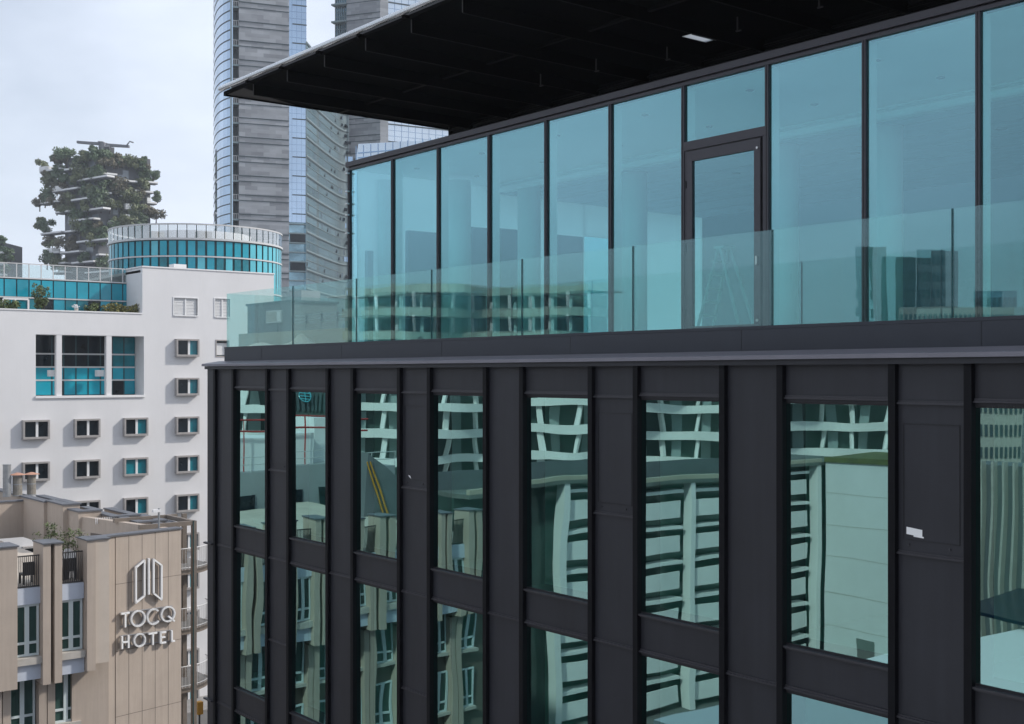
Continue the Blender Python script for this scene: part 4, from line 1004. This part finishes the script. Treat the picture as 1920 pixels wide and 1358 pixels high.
for k, y in enumerate(yw):
    # the pair of fins right of the bay (towards +Y) and the bay itself
    fA = y+1.05
    right = MB()
    if k == 0: right.pbox(PH, fA, fin_r, z_fin_b+.3, z_fin_t, -1.3, 0)
    elif k == 2: right.pbox(PH, fA-.02, fA+.77, z_fin_b, z_fin_t, -1.3, 0)
    else: right.pbox(PH, fA-.02, fA+.30, z_fin_b, z_fin_t, -1.3, 0); right.pbox(PH, fA+.46, fA+.77, z_fin_b, z_fin_t, -1.3, -.003)
    fo = right.build('fin', M['tan'], HB)
    cpf = MB(); cpf.pbox(PH, fA-.05, (fin_r if k == 0 else fA+.80)+.03, z_fin_t+.002, z_fin_t+.06, -1.35, .06); cpf.build('fin_cap', M['coping_dark'], fo)
    hbox(y-.003, fA-.023, z_w_t+.02, z_sp_t, -1.0, -.35).build('spandrel', M['pale_blue'], HB)
    hbox(y-.003, fA-.023, z_sl+.002, z_w_b, -1.0, -.12).build('window_ledge', M['sill'], HB)
    hbox(y-.003, fA-.023, z_pn_b, z_sl, -1.0, -.3).build('apron_panel', M['pale_blue'], HB)
    for lvl in range(3):
        dz = -3.2*lvl; off = -.45 if lvl == 0 else -1.12
        w0, w1 = (y+.02, fA-.05) if lvl == 0 else (y-.02, fA-.0)
        t0, t1 = z_w_b+dz+.02, z_w_t+dz
        f = MB(); ft = .09
        f.pbox(PH, w0, w0+ft, t0, t1, off-.1, off); f.pbox(PH, w1-ft, w1, t0, t1, off-.1, off); f.pbox(PH, w0+ft, w1-ft, t1-ft, t1, off-.1, off); f.pbox(PH, w0+ft, w1-ft, t0, t0+ft, off-.1, off)
        mid = (w0+w1)/2; f.pbox(PH, mid-.09, mid+.09, t0+ft, t1-ft, off-.1, off+.01); zt_ = t0+.55; f.pbox(PH, w0+ft, mid-.09, zt_-.05, zt_+.05, off-.1, off+.005); f.pbox(PH, mid+.09, w1-ft, zt_-.05, zt_+.05, off-.1, off+.005)
        w = f.build('window', M['pale_frame'], HB)
        MB().pbox(PH, w0+ft, mid-.09, t0+ft, t1-ft, off-.12, off-.06).build('pane', M['curtain'], w)
        MB().pbox(PH, mid+.09, w1-ft, t0+ft, t1-ft, off-.12, off-.06).build('pane', M['curtain'], w)
        if lvl: MB().pbox(PH, w0-.05, w1+.05, t0-.16, t0, -1.28, off+.25).build('sill', M['sill'], w)
    if k < 17:
        pl_ = MB(); pl_.pbox(PH, y-.72, y-.40, 0, z_fin_b-.1, -1.3, -.75); pl_.pbox(PH, y-.36, y-.05, 0, z_fin_b-.1, -1.3, -.75); pl_.build('lower_pier', M['tan'], HB)
    rl_ = MB(); rl_.pbox(PH, y, fA-.03, z_rail_t-.05, z_rail_t, -.5, -.45); rl_.pbox(PH, y, fA-.03, z_sp_t+.02, z_sp_t+.07, -.5, -.45)
    for q in range(13): yy = y+.04+(fA-.1-y)*q/12; rl_.pbox(PH, yy-.014, yy+.014, z_sp_t+.07, z_rail_t-.05, -.49, -.46)
    rl_.build('railing', M['iron'], HB)
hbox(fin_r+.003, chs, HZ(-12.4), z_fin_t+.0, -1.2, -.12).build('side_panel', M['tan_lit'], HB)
hbox(fin_r+.0, chs+.03, z_fin_t+.003, z_fin_t+.06, -1.2, -.05).build('fin_cap', M['coping_dark'], HB)
hbox(fA if False else hsz(150, 1300)[0], chs+.3, 0, HZ(-12.41), -2.2, -1.0).build('lower_wall', M['tan'], HB)
# sign wall
g0 = PH.p(chs, 0, -1.0)
PG = Plane((g0.x, g0.y, 0), vp_dir(2880)); gsz = PG.sz
sg0, sg1 = 0.0, gsz(339.7, 1100)[0]; sgm = gsz(217, 1100)[0]; z_g_t = gsz(208, 1007)[1]
sw = MB().pbox(PG, sgm, sg1, 0, z_g_t, -.4, 0).pbox(PG, sg1-.35, sg1, 0, z_g_t-.003, -9, -.4).build('sign_wall', M['tan'], HB)
MB().pbox(PG, 0, sgm-.03, 0, z_g_t, -.4, -.02).build('sign_wall_edge', M['tan'], HB)
MB().pbox(PG, sgm-.03, sgm, 0, z_g_t, -2, -.1).build('panel_joint', M['tan_joint'], HB)
pj = MB()
for xx in (241.5, 266.5, 291, 315.5): s = gsz(xx, 1100)[0]; pj.pbox(PG, s-.012, s+.012, 0, z_g_t-.01, -.02, .003)
for yy in (1096, 1222, 1345): z = gsz(217, yy)[1]; pj.pbox(PG, sgm, sg1, z-.01, z+.01, -.02, .004)
pj.build('panel_joint', M['tan_joint'], sw)
MB().pbox(PG, -.05, sg1+.05, z_g_t+.002, z_g_t+.07, -.5, .06).build('wall_cap', M['coping_dark'], HB)
MB().pbox(PG, -.05, sg1-.36, z_sp_t-.2, z_sp_t-.05, -9, -.41).build('flat_roof', M['roof'], HB)
# roof terrace and roof blocks
hbox(y_end, chs, z_sp_t-.04, z_sp_t+.02, -22, -.5).build('terrace_floor', M['terrace'], HB)
def roof_block(px0, px1, py_top, X, depth, z_bot, name='roof_wall'):
    Pn = Plane((X, 0, 0), (0, 1)); s0 = Pn.sz(px0, py_top)[0]; s1, z = Pn.sz(px1, py_top)
    o = MB().pbox(Pn, s0, s1, z_bot, z, -.35, 0).pbox(Pn, s0, s0+.35, z_bot, z-.003, -depth, -.35).pbox(Pn, s1-.35, s1, z_bot, z-.003, -depth, -.35).build(name, M['tan'], HB)
    MB().pbox(Pn, s0-.06, s1+.06, z+.002, z+.08, -.41, .06).pbox(Pn, s0-.06, s0+.41, z+.001, z+.079, -depth, -.412).pbox(Pn, s1-.41, s1+.06, z+.001, z+.079, -depth, -.412).build('wall_cap', M['coping_dark'], o)
    return Pn, s0, s1, z, o
RBK = roof_block(-230, 80, 938, -69.0, 8, z_sp_t)
r2 = roof_block(82, 122, 940, -65.5, 3.6, z_sp_t)
r3 = roof_block(118, 150, 946, -63.0, 2.6, z_sp_t)
r4 = roof_block(147, 190, 958, -61.5, 2, z_sp_t)
for rr, xa, xb, ya, yb in ((r2, 109, 117.5, 956, 992), (r3, 136.5, 145, 962, 1002)):
    MB().pbox(rr[0], rr[0].sz(xa, ya)[0], rr[0].sz(xb, ya)[0], z_sp_t+.05, rr[0].sz(xa, ya)[1], -.02, .03).build('roof_door', M['black'], rr[4])
for px0, px1, py, X, dp in ((211, 262, 967, -60, 4), (258, 312, 977, -57.5, 3), (300, 338, 984, -56.5, 1.5)):
    roof_block(px0, px1, py, X, dp, z_sp_t)
rpv = MB(); p = onX(252, 992, -58.5); rpv.box(p.x-.3, p.x+.3, p.y-.25, p.y+.25, p.z-.5, p.z+.25); rpv.build('roof_hatch', M['iron'], HB)
ts = MB()
p = onX(200, 985, -60); 
for k in range(14): ts.box(-60.02, -59.98, p.y-.55+.085*k, p.y-.53+.085*k, z_fin_t-.3, p.z+.4)
ts.build('white_screen', M['white_trim'], HB)
# antenna pole
ap = onX(298, 990, -54.5)
an = thing('antenna_pole', 'thin steel pole with a small camera on the roof above the sign wall', 'pole', (ap.x, ap.y, ap.z-.6))
t_ = onX(298, 953, -54.5); MB().tube([(ap.x, ap.y, ap.z-.6), (ap.x, ap.y, t_.z)], .05, 8).build('mast', M['zinc'], an); MB().box(ap.x-.1, ap.x+.1, ap.y-.3, ap.y+.05, t_.z-.18, t_.z-.06).build('camera_head', M['white_trim'], an)
# flues
for px, wpx, yt, mt, cap, lab in ((13, 14, 872, 'zinc', None, 'tall zinc flue pipe at the far left of the tan roof'), (33, 16, 893, 'concrete_flue', 'terracotta', 'short capped flue in the middle of the three on the tan roof'), (59, 15.5, 892, 'concrete_flue', 'terracotta', 'short capped flue at the right end of the row on the tan roof')):
    X = -72.0; p = onX(px, 945, X); q_ = onX(px, yt, X); r_ = wpx/2*72/FPX
    t = thing('flue', lab, 'chimney', (p.x, p.y, RBK[3]+.02))
    MB().tube([(p.x, p.y, RBK[3]+.02), (p.x, p.y, q_.z)], r_, 16).build('pipe', M[mt], t, smooth=False)
    rm_ = MB()
    for f in (.0, .55, .97): z = RBK[3]+.03+(q_.z-RBK[3])*f; rm_.tube([(p.x,p.y,z),(p.x,p.y,z+.06)], r_*1.06, 16)
    rm_.build('collar', M['zinc'], t)
    if cap:
        MB().tube([(p.x,p.y,q_.z+.08), (p.x,p.y,q_.z+.2)], r_*1.9, 14, r_*.3).build('cap', M[cap], t); MB().tube([(p.x,p.y,q_.z-.02),(p.x,p.y,q_.z+.1)], r_*.5, 8).build('cap_stem', M['zinc'], t)
# terrace plants and furniture on the hotel roof
for i, (px, py, rr, lab) in enumerate(((118, 1016, .75, 'wispy green terrace shrub right above the paired tan fins'), (150, 1018, .8, 'wispy green terrace shrub beside the sunlit tan side panel'), (92, 1008, .5, 'small pale terrace shrub at the left of the planted row'))):
    p = onX(px, py, -53.6)
    t = thing('terrace_shrub', lab, 'plant', (p.x, p.y, z_sp_t+.02))
    fo = MB(); stm = MB(); rg = random.Random(70+i)
    for k in range(9):
        e = p + Vector((rg.uniform(-.5,.5), rg.uniform(-.8,.8)*rr, rg.uniform(-.3,.5))); stm.tube([(p.x+rg.uniform(-.15,.15), p.y+rg.uniform(-.2,.2), z_sp_t), (p+e)/2, e], .012, 4); fo.leaves(e, .28, 45, .045, .9, i*20+k)
    fo.build('foliage', M['leaf_near'], t); stm.build('stem', M['bark'], t); MB().tube([(p.x,p.y,z_sp_t+.02),(p.x,p.y,z_sp_t+.5)], .25, 10, .3).build('pot', M['iron'], t)
for i, (px, lab) in enumerate(((52, 'dark wicker terrace chair behind the left iron railing'), (126, 'dark wicker terrace chair behind the right iron railing'))):
    p = onX(px, 1080, -53.4); zf = z_sp_t+.02
    t = thing('terrace_chair', lab, 'chair', (p.x, p.y, zf))
    MB().box(p.x-.28, p.x+.28, p.y-.28, p.y+.28, zf+.38, zf+.46).build('seat', M['iron'], t); MB().box(p.x+.22, p.x+.28, p.y-.28, p.y+.28, zf+.46, zf+.95).build('backrest', M['iron'], t)
    for a in (-.25, .25):
        for b in (-.25, .25): MB().box(p.x+a-.025, p.x+a+.025, p.y+b-.025, p.y+b+.025, zf, zf+.38).build('leg', M['iron'], t)
# hotel sign
SG = thing('hotel_sign', 'raised white TOCQ HOTEL letters under a twin-door emblem on the tan wall', 'sign', PG.p(gsz(270,1150)[0], gsz(270,1210)[1], .1))
def zpx(x, y): return (x/2.6738, 850+y/2.6738)
def gp(x, y): return gsz(*zpx(x, y))
def stroke_path(mb, pts, w, o0=.10, o1=.22, closed=False):
    n = len(pts)
    seg = range(n if closed else n-1)
    for i in seg:
        a = Vector(pts[i]); b = Vector(pts[(i+1) % n]); d = (b-a)
        if d.length < 1e-6: continue
        d.normalize(); nn = Vector((-d.y, d.x))*w/2; a2 = a - d*w*.25; b2 = b + d*w*.25
        c = [a2-nn, b2-nn, b2+nn, a2+nn]
        mb.hexa([PG.p(q.x, q.y, o1) for q in c] + [PG.p(q.x, q.y, o0) for q in c])
def letter(nm, paths, w=.072):
    f = MB(); b = MB()
    for pts, closed in paths:
        P2_ = [gp(*q) for q in pts]; stroke_path(f, P2_, w, .16, .24, closed); stroke_path(b, P2_, w*.96, .06, .158, closed)
    o = f.build(nm, M['sign_white'], SG); b.build('letter_side', M['sign_side'], o)
def ell(cx, cy, rx, ry, a0=0, a1=360, n=28): return [(cx + rx*math.cos(rad(a0+(a1-a0)*k/n)), cy + ry*math.sin(rad(a0+(a1-a0)*k/n)) - (rx*math.cos(rad(a0+(a1-a0)*k/n)))*.12) for k in range(n+1)]
letter('emblem', [([(668,571),(711,535),(711,712),(668,748)], True), ([(733,527),(733,704)], False), ([(757,530),(797,560),(797,732),(757,700)], True)], .07)
letter('letter', [([(596,803),(634,797)], False), ([(615,800),(615,868)], False)])
letter('letter', [(ell(679,826,34,38), False)])
letter('letter', [(ell(757,817,31,37,-48,-318), False)])
letter('letter', [(ell(829,804,33,36), False), ([(832,815),(860,838)], False)])
letter('letter', [([(599,917),(599,976)], False), ([(631,912),(631,971)], False), ([(599,946),(631,941)], False)], .07)
letter('letter', [(ell(687,934,27,31), False)], .07)
letter('letter', [([(734,903),(772,897)], False), ([(753,900),(753,955)], False)], .07)
letter('letter', [([(792,896),(792,949),(817,945)], False), ([(792,897),(817,893)], False), ([(792,921),(813,918)], False)], .07)
letter('letter', [([(848,888),(848,940),(861,938)], False)], .07)
sr = MB()
for ya, yb in ((800, 765), (868, 832), (915, 885), (972, 938)):
    a = gp(600, ya); b = gp(862, yb); sr.hexa([PG.p(a[0], a[1]-.02, .06), PG.p(b[0], b[1]-.02, .06), PG.p(b[0], b[1]-.02, .03), PG.p(a[0], a[1]-.02, .03), PG.p(a[0], a[1]+.02, .06), PG.p(b[0], b[1]+.02, .06), PG.p(b[0], b[1]+.02, .03), PG.p(a[0], a[1]+.02, .03)])
sr.build('mounting_rail', M['sign_side'], SG)

# ------------------------------------------------------------------ steel fire escape right of the hotel
XF = -56.9; XP = -55.1
FE = thing('fire_escape', 'brown steel fire escape tower with curved mesh landings beside the sign wall', 'fire escape', (XF, onX(362,1200,XF).y, 0))
PF = Plane((XP, 0, 0), (0, 1)); fsz = PF.sz
zt = fsz(365, 977)[1]
pa_, pb_ = fsz(361, 1100)[0], fsz(369, 1100)[0]
MB().pbox(PF, pa_, pb_, 0, zt, -.2, 0).build('post', M['rust_steel'], FE)
MB().pbox(PF, pa_+.02, pa_+.06, 0, zt, .002, .02).build('cable', M['glass_edge'], FE)
MB().pbox(PF, fsz(262,1000)[0], pb_, zt-.2, zt, -.2, -.003).build('top_beam', M['rust_steel'], FE)
MB().pbox(PF, fsz(262,1000)[0], pb_+.4, zt-.2, zt, -3.4, -3.2).build('top_beam', M['rust_steel'], FE)
MB().pbox(PF, pb_-.18, pb_+.003, zt-.2, zt, -3.2, -.2).build('cross_beam', M['rust_steel'], FE)
MB().pbox(PF, pa_+.9, pb_+.9, 0, zt, -3.4, -3.2).build('post', M['rust_steel'], FE)
yc = fsz(352, 1100)[0]
for k, yy in enumerate((1076, 1190, 1301)):
    z = fsz(358, yy)[1]
    arc = [(XF-1.2 + 1.9*math.cos(rad(q)), yc + .2 + 2.05*math.sin(rad(q))) for q in range(-60, 91, 10)]
    dk = MB(); dk.prism([(XF-3.0, yc-1.6, z-.12)] + [(x, y, z-.12) for x, y in arc] + [(XF-3.0, yc+2.2, z-.12)], (0,0,.12))
    L_ = dk.build('landing', M['mesh_deck'], FE)
    ed = MB(); ed.arc_wall(arc, z-.22, z+.04, .05); ed.build('landing_edge', M['rust_steel'], L_)
    rl_ = MB(); rl_.tube([(x, y, z+1.05) for x, y in arc], .025, 6); rl_.tube([(x, y, z+.12) for x, y in arc], .015, 6)
    for i in range(len(arc)-1):
        for f in (0, .5): x = arc[i][0]+(arc[i+1][0]-arc[i][0])*f; y = arc[i][1]+(arc[i+1][1]-arc[i][1])*f; rl_.tube([(x,y,z),(x,y,z+1.05)], .012, 4)
    rl_.build('landing_rail', M['rail_metal'], L_)
    stt = MB()
    for s_ in range(12): stt.box(XF-3.6, XF-2.8, yc-1.6-.25*s_, yc-1.6-.25*s_+.27, z-.2-.25*s_, z-.15-.25*s_)
    stt.build('stair_flight', M['mesh_deck'], FE)
# small street things at the foot
tl = onZ(375, 1352, .13)
q = onZ(374, 1352, 2.0)
tlo = thing('traffic_signal', 'yellow signal box on a post at the street corner below the fire escape', 'traffic light', (q.x, q.y, .01))
MB().tube([(q.x,q.y,.01),(q.x,q.y,2.5)], .07, 8).build('post', M['iron'], tlo)
MB().box(q.x-.2, q.x+.2, q.y-.2, q.y+.2, 2.5, 3.4).build('signal_box', M['yellow_paint'], tlo)

# ------------------------------------------------------------------ the other side of the street, seen in the dark building's glass
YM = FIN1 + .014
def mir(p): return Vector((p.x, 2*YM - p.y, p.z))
# white balcony block
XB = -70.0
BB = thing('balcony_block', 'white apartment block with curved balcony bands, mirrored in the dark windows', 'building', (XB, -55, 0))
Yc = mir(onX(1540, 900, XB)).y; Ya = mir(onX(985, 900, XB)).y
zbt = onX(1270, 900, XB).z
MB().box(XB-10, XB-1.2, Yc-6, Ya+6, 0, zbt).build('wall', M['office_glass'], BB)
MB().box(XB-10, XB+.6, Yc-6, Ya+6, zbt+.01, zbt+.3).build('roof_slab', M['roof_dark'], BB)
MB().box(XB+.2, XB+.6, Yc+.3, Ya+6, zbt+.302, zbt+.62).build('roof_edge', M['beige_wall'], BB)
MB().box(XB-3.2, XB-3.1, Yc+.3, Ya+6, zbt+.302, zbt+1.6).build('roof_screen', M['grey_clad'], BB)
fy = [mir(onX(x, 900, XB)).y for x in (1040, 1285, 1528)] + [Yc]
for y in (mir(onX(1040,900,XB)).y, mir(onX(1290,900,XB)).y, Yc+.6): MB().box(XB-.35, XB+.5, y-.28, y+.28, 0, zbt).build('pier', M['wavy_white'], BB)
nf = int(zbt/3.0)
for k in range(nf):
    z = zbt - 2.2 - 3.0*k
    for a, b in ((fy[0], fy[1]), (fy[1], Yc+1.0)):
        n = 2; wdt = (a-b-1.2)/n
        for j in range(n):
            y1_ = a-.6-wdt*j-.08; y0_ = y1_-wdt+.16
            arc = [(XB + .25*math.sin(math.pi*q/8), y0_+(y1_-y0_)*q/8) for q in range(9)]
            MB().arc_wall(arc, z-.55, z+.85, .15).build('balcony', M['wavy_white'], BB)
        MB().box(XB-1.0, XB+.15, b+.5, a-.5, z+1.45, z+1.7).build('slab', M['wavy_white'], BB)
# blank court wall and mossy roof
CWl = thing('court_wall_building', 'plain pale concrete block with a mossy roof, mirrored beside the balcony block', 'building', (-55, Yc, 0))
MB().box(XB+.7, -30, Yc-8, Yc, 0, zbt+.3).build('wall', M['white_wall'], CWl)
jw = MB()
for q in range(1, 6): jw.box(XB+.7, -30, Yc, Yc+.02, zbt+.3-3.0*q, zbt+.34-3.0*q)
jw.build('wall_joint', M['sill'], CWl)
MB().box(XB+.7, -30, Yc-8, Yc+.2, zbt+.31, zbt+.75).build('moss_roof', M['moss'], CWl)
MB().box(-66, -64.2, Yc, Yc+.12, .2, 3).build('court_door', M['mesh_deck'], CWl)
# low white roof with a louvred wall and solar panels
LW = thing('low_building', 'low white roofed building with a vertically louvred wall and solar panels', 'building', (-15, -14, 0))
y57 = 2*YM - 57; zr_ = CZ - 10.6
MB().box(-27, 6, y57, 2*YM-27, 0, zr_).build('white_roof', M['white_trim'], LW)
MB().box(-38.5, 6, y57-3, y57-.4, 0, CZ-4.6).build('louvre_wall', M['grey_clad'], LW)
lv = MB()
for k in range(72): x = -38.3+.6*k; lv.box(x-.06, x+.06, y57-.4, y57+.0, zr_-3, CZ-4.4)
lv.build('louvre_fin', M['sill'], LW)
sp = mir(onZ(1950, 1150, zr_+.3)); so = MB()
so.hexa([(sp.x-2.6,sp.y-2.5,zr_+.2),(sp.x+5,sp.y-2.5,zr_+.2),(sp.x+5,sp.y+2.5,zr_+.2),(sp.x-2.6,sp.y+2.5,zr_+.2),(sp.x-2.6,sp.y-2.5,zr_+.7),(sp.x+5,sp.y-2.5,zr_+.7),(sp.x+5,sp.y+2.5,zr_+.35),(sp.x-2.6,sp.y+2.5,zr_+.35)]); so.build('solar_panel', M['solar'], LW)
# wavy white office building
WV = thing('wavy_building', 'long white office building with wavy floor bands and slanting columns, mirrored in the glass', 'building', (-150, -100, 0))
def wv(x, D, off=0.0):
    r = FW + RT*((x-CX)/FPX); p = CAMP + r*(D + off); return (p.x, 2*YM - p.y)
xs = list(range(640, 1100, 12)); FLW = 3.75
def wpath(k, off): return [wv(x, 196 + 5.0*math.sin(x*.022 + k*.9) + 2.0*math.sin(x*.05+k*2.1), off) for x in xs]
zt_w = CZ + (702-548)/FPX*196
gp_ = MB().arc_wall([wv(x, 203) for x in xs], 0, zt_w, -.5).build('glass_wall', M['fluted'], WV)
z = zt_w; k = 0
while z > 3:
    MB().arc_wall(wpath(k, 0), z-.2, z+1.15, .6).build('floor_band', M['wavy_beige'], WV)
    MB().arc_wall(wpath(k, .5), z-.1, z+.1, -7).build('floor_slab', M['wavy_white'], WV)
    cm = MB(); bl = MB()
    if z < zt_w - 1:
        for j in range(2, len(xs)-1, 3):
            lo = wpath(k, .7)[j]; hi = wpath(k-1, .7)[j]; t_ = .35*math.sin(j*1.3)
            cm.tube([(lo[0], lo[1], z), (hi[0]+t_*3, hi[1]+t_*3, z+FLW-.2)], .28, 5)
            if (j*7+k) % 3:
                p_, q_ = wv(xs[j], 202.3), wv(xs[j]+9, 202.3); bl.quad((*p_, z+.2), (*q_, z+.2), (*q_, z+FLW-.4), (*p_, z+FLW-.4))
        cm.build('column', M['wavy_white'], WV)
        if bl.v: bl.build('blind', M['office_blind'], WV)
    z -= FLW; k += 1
# nearer wing of wavy building at the right
WV2 = thing('wavy_building', 'low wavy banded white office wing, mirrored at the top of the dark windows', 'building', (-90, -170, 0))
xs2 = list(range(380, 1760, 12)); zt_w2 = CZ - 1.2
def wpath2(k, off): return [wv(x, 176 + 4.0*math.sin(x*.02 + k*.8), off) for x in xs2]
MB().arc_wall([wv(x, 182) for x in xs2], 0, zt_w2, -.5).build('glass_wall', M['office_glass'], WV2)
z = zt_w2; k = 0
while z > 3:
    MB().arc_wall(wpath2(k, 0), z-.2, z+1.0, .6).build('floor_band', M['wavy_white'], WV2)
    MB().arc_wall(wpath2(k, .5), z-.1, z+.1, -6).build('floor_slab', M['wavy_white'], WV2)
    cm = MB(); bl = MB()
    if k:
        for j in range(2, len(xs2)-1, 5):
            lo = wpath2(k, .7)[j]; h1_ = wpath2(k-1, .7); f_ = .55 if j % 2 else -.25; hi = (h1_[j][0]+(h1_[j+1][0]-h1_[j][0])*f_, h1_[j][1]+(h1_[j+1][1]-h1_[j][1])*f_)
            cm.tube([(*lo, z), (*hi, z+FLW-.2)], .36, 5); p_, q_ = wv(xs2[j]+12, 181.3), wv(xs2[j]+30, 181.3); bl.quad((*p_, z+.2), (*q_, z+.2), (*q_, z+FLW-.4), (*p_, z+FLW-.4))
        cm.build('column', M['wavy_white'], WV2); bl.build('blind', M['office_blind'], WV2)
    z -= FLW; k += 1
# distant dark towers mirrored in the terrace railing
def far_tower(name, label, x0, x1, ytop, D, mt, lean=0):
    a = wv(x0, D); b = wv(x1, D); c = wv(x1, D+14); d_ = wv(x0, D+14); zt = CZ + (702-ytop)/FPX*D; ln_ = Vector((a[0]-b[0], a[1]-b[1])).normalized()*lean
    T_ = thing(name, label, 'building', (a[0], a[1], 0))
    MB().hexa([(a[0]-ln_.x,a[1]-ln_.y,0),(*b,0),(*c,0),(d_[0]-ln_.x,d_[1]-ln_.y,0),(*a,zt),(*b,zt),(*c,zt),(*d_,zt)]).build('wall', mt, T_)
    w = MB(); n = max(2, int((x1-x0)/9))
    for k in range(7):
        z = zt - 3 - 3.6*k
        for j in range(n):
            f0, f1 = (j+.2)/n, (j+.8)/n; p_ = (a[0]+(b[0]-a[0])*f0, a[1]+(b[1]-a[1])*f0); q_ = (a[0]+(b[0]-a[0])*f1, a[1]+(b[1]-a[1])*f1)
            dv = Vector((-p_[0], 2*YM-p_[1])).normalized()*.3
            w.quad((p_[0]+dv.x,p_[1]+dv.y,z),(q_[0]+dv.x,q_[1]+dv.y,z),(q_[0]+dv.x,q_[1]+dv.y,z+1.8),(p_[0]+dv.x,p_[1]+dv.y,z+1.8))
    w.build('window_row', M['dark_line'], T_)
    return T_
far_tower('slab_tower', 'narrow dark slab tower with a leaning side, mirrored in the terrace glass', 1598, 1630, 462, 240, M['grey_tower'], 5)
far_tower('office_tower', 'broad dark green office tower mirrored in the terrace glass', 1648, 1712, 482, 250, M['grey_tower'], 0)
far_tower('office_tower', 'dark blue office tower right of the broad green one, mirrored in the terrace glass', 1714, 1768, 468, 262, M['charcoal'], 0)
far_tower('glass_block', 'small far glass block mirrored at the right end of the terrace glass', 1822, 1878, 546, 230, M['green_glass'], 0)
far_tower('low_block', 'low pale stone block at the foot of the mirrored towers', 1680, 1900, 576, 200, M['sill'], 0)
GT_ = far_tower('emblem_tower', 'dark teal tower with a round globe emblem, mirrored in the second dark window', 528, 640, 716, 118, M['grey_tower'], 0)
ec = wv(566, 117.2); zc_ = CZ + (702-745)/FPX*117; rt_ = Vector((RT.x, -RT.y, 0)).normalized(); fw_ = Vector((FW.x, -FW.y, 0)).normalized()
def ep(a, r): return Vector((ec[0], ec[1], zc_)) + rt_*(r*math.cos(a)) + UP*(r*math.sin(a))
em = MB(); em.tube([ep(2*math.pi*k/24, .55) for k in range(25)], .06, 5)
for h in (-.28, 0, .28):
    hw_ = math.sqrt(.55**2-h*h); em.tube([Vector((ec[0], ec[1], zc_+h)) - rt_*hw_, Vector((ec[0], ec[1], zc_+h)) + rt_*hw_], .05, 5)
em.tube([ep(math.pi/2, .55), ep(-math.pi/2, .55)], .05, 5)
em.build('globe_emblem', M['teal_light'], GT_)
TR = mir(onX(715, 900, -66))
tr = thing('tarpaulin_roof', 'dark sloping tarpaulin roof with two yellow straps, mirrored in the third dark window', 'roof', (TR.x, TR.y, 0))
tp_ = [mir(onX(x, y, -66)) for x, y in ((684, 845), (752, 905), (752, 985), (668, 985))]
MB().prism(tp_, (-2.5, 0, 0)).build('sheet', M['grey_clad'], tr)
yl = MB()
for dx in (0, 7):
    a, b = mir(onX(681+dx, 862, -65.9)), mir(onX(712+dx, 962, -65.9)); yl.tube([a, b], .055, 5)
yl.build('strap', M['yellow_paint'], tr)
MB().box(TR.x-2.4, TR.x-.3, TR.y-1.2, TR.y+1.2, 0, TR.z-2.8).build('support', M['tan_dark'], tr)
# roof machinery mirrored in the second dark window
RM = mir(onX(560, 880, -74)); 
MBL = thing('machine_block', 'grey building with white roof machinery, mirrored in the left dark windows', 'building', (RM.x-4, RM.y, 0))
MB().box(RM.x-12, RM.x-1, RM.y-8, RM.y+9, 0, RM.z).build('wall', M['grey_screen'], MBL)
MB().box(RM.x-6, RM.x-2, RM.y-2, RM.y+4.5, RM.z, RM.z+2.2).build('cooling_unit', M['white_trim'], MBL)
MB().box(RM.x-7, RM.x-3, RM.y-5, RM.y-2.6, RM.z, RM.z+3.2).build('cooling_unit', M['white_trim'], MBL)
rp_ = MB()
for zz in (2.5, 3.3): rp_.tube([(RM.x-1.6, RM.y-6, RM.z+zz), (RM.x-1.6, RM.y+5, RM.z+zz+.2)], .07, 6)
for yy in (-5, -1, 3, 5): rp_.tube([(RM.x-1.6, RM.y+yy, RM.z), (RM.x-1.6, RM.y+yy, RM.z+3.4)], .045, 6)
rp_.build('red_pipe', M['red'], MBL)
for k in range(5): MB().box(RM.x-1.0, RM.x-.9, RM.y-6.5+3*k, RM.y-5+3*k, RM.z-3.2, RM.z-1.6).build('window', M['dark_glass'], MBL)
rw = MB()
for zz in (.5, 1.0): rw.tube([(RM.x-1.1, RM.y-8, RM.z+zz), (RM.x-1.1, RM.y+9, RM.z+zz)], .03, 5)
for k in range(10): rw.tube([(RM.x-1.1, RM.y-8+1.8*k, RM.z), (RM.x-1.1, RM.y-8+1.8*k, RM.z+1)], .03, 5)
rw.build('roof_rail', M['rail_metal'], MBL)

# ------------------------------------------------------------------ thin city haze
hm = bpy.data.materials.new('city_haze'); hm.use_nodes = True; ht = hm.node_tree; ht.nodes.clear()
pv = ht.nodes.new('ShaderNodeVolumePrincipled'); pv.inputs['Color'].default_value = (.86,.92,1,1); pv.inputs['Density'].default_value = .0003; pv.inputs['Anisotropy'].default_value = .2
ho = ht.nodes.new('ShaderNodeOutputMaterial'); ht.links.new(pv.outputs[0], ho.inputs['Volume'])
hz = MB().box(-1510, 1510, -1510, 1510, -1.5, HT2 + 8).build('haze', hm); hz['kind'] = 'stuff'
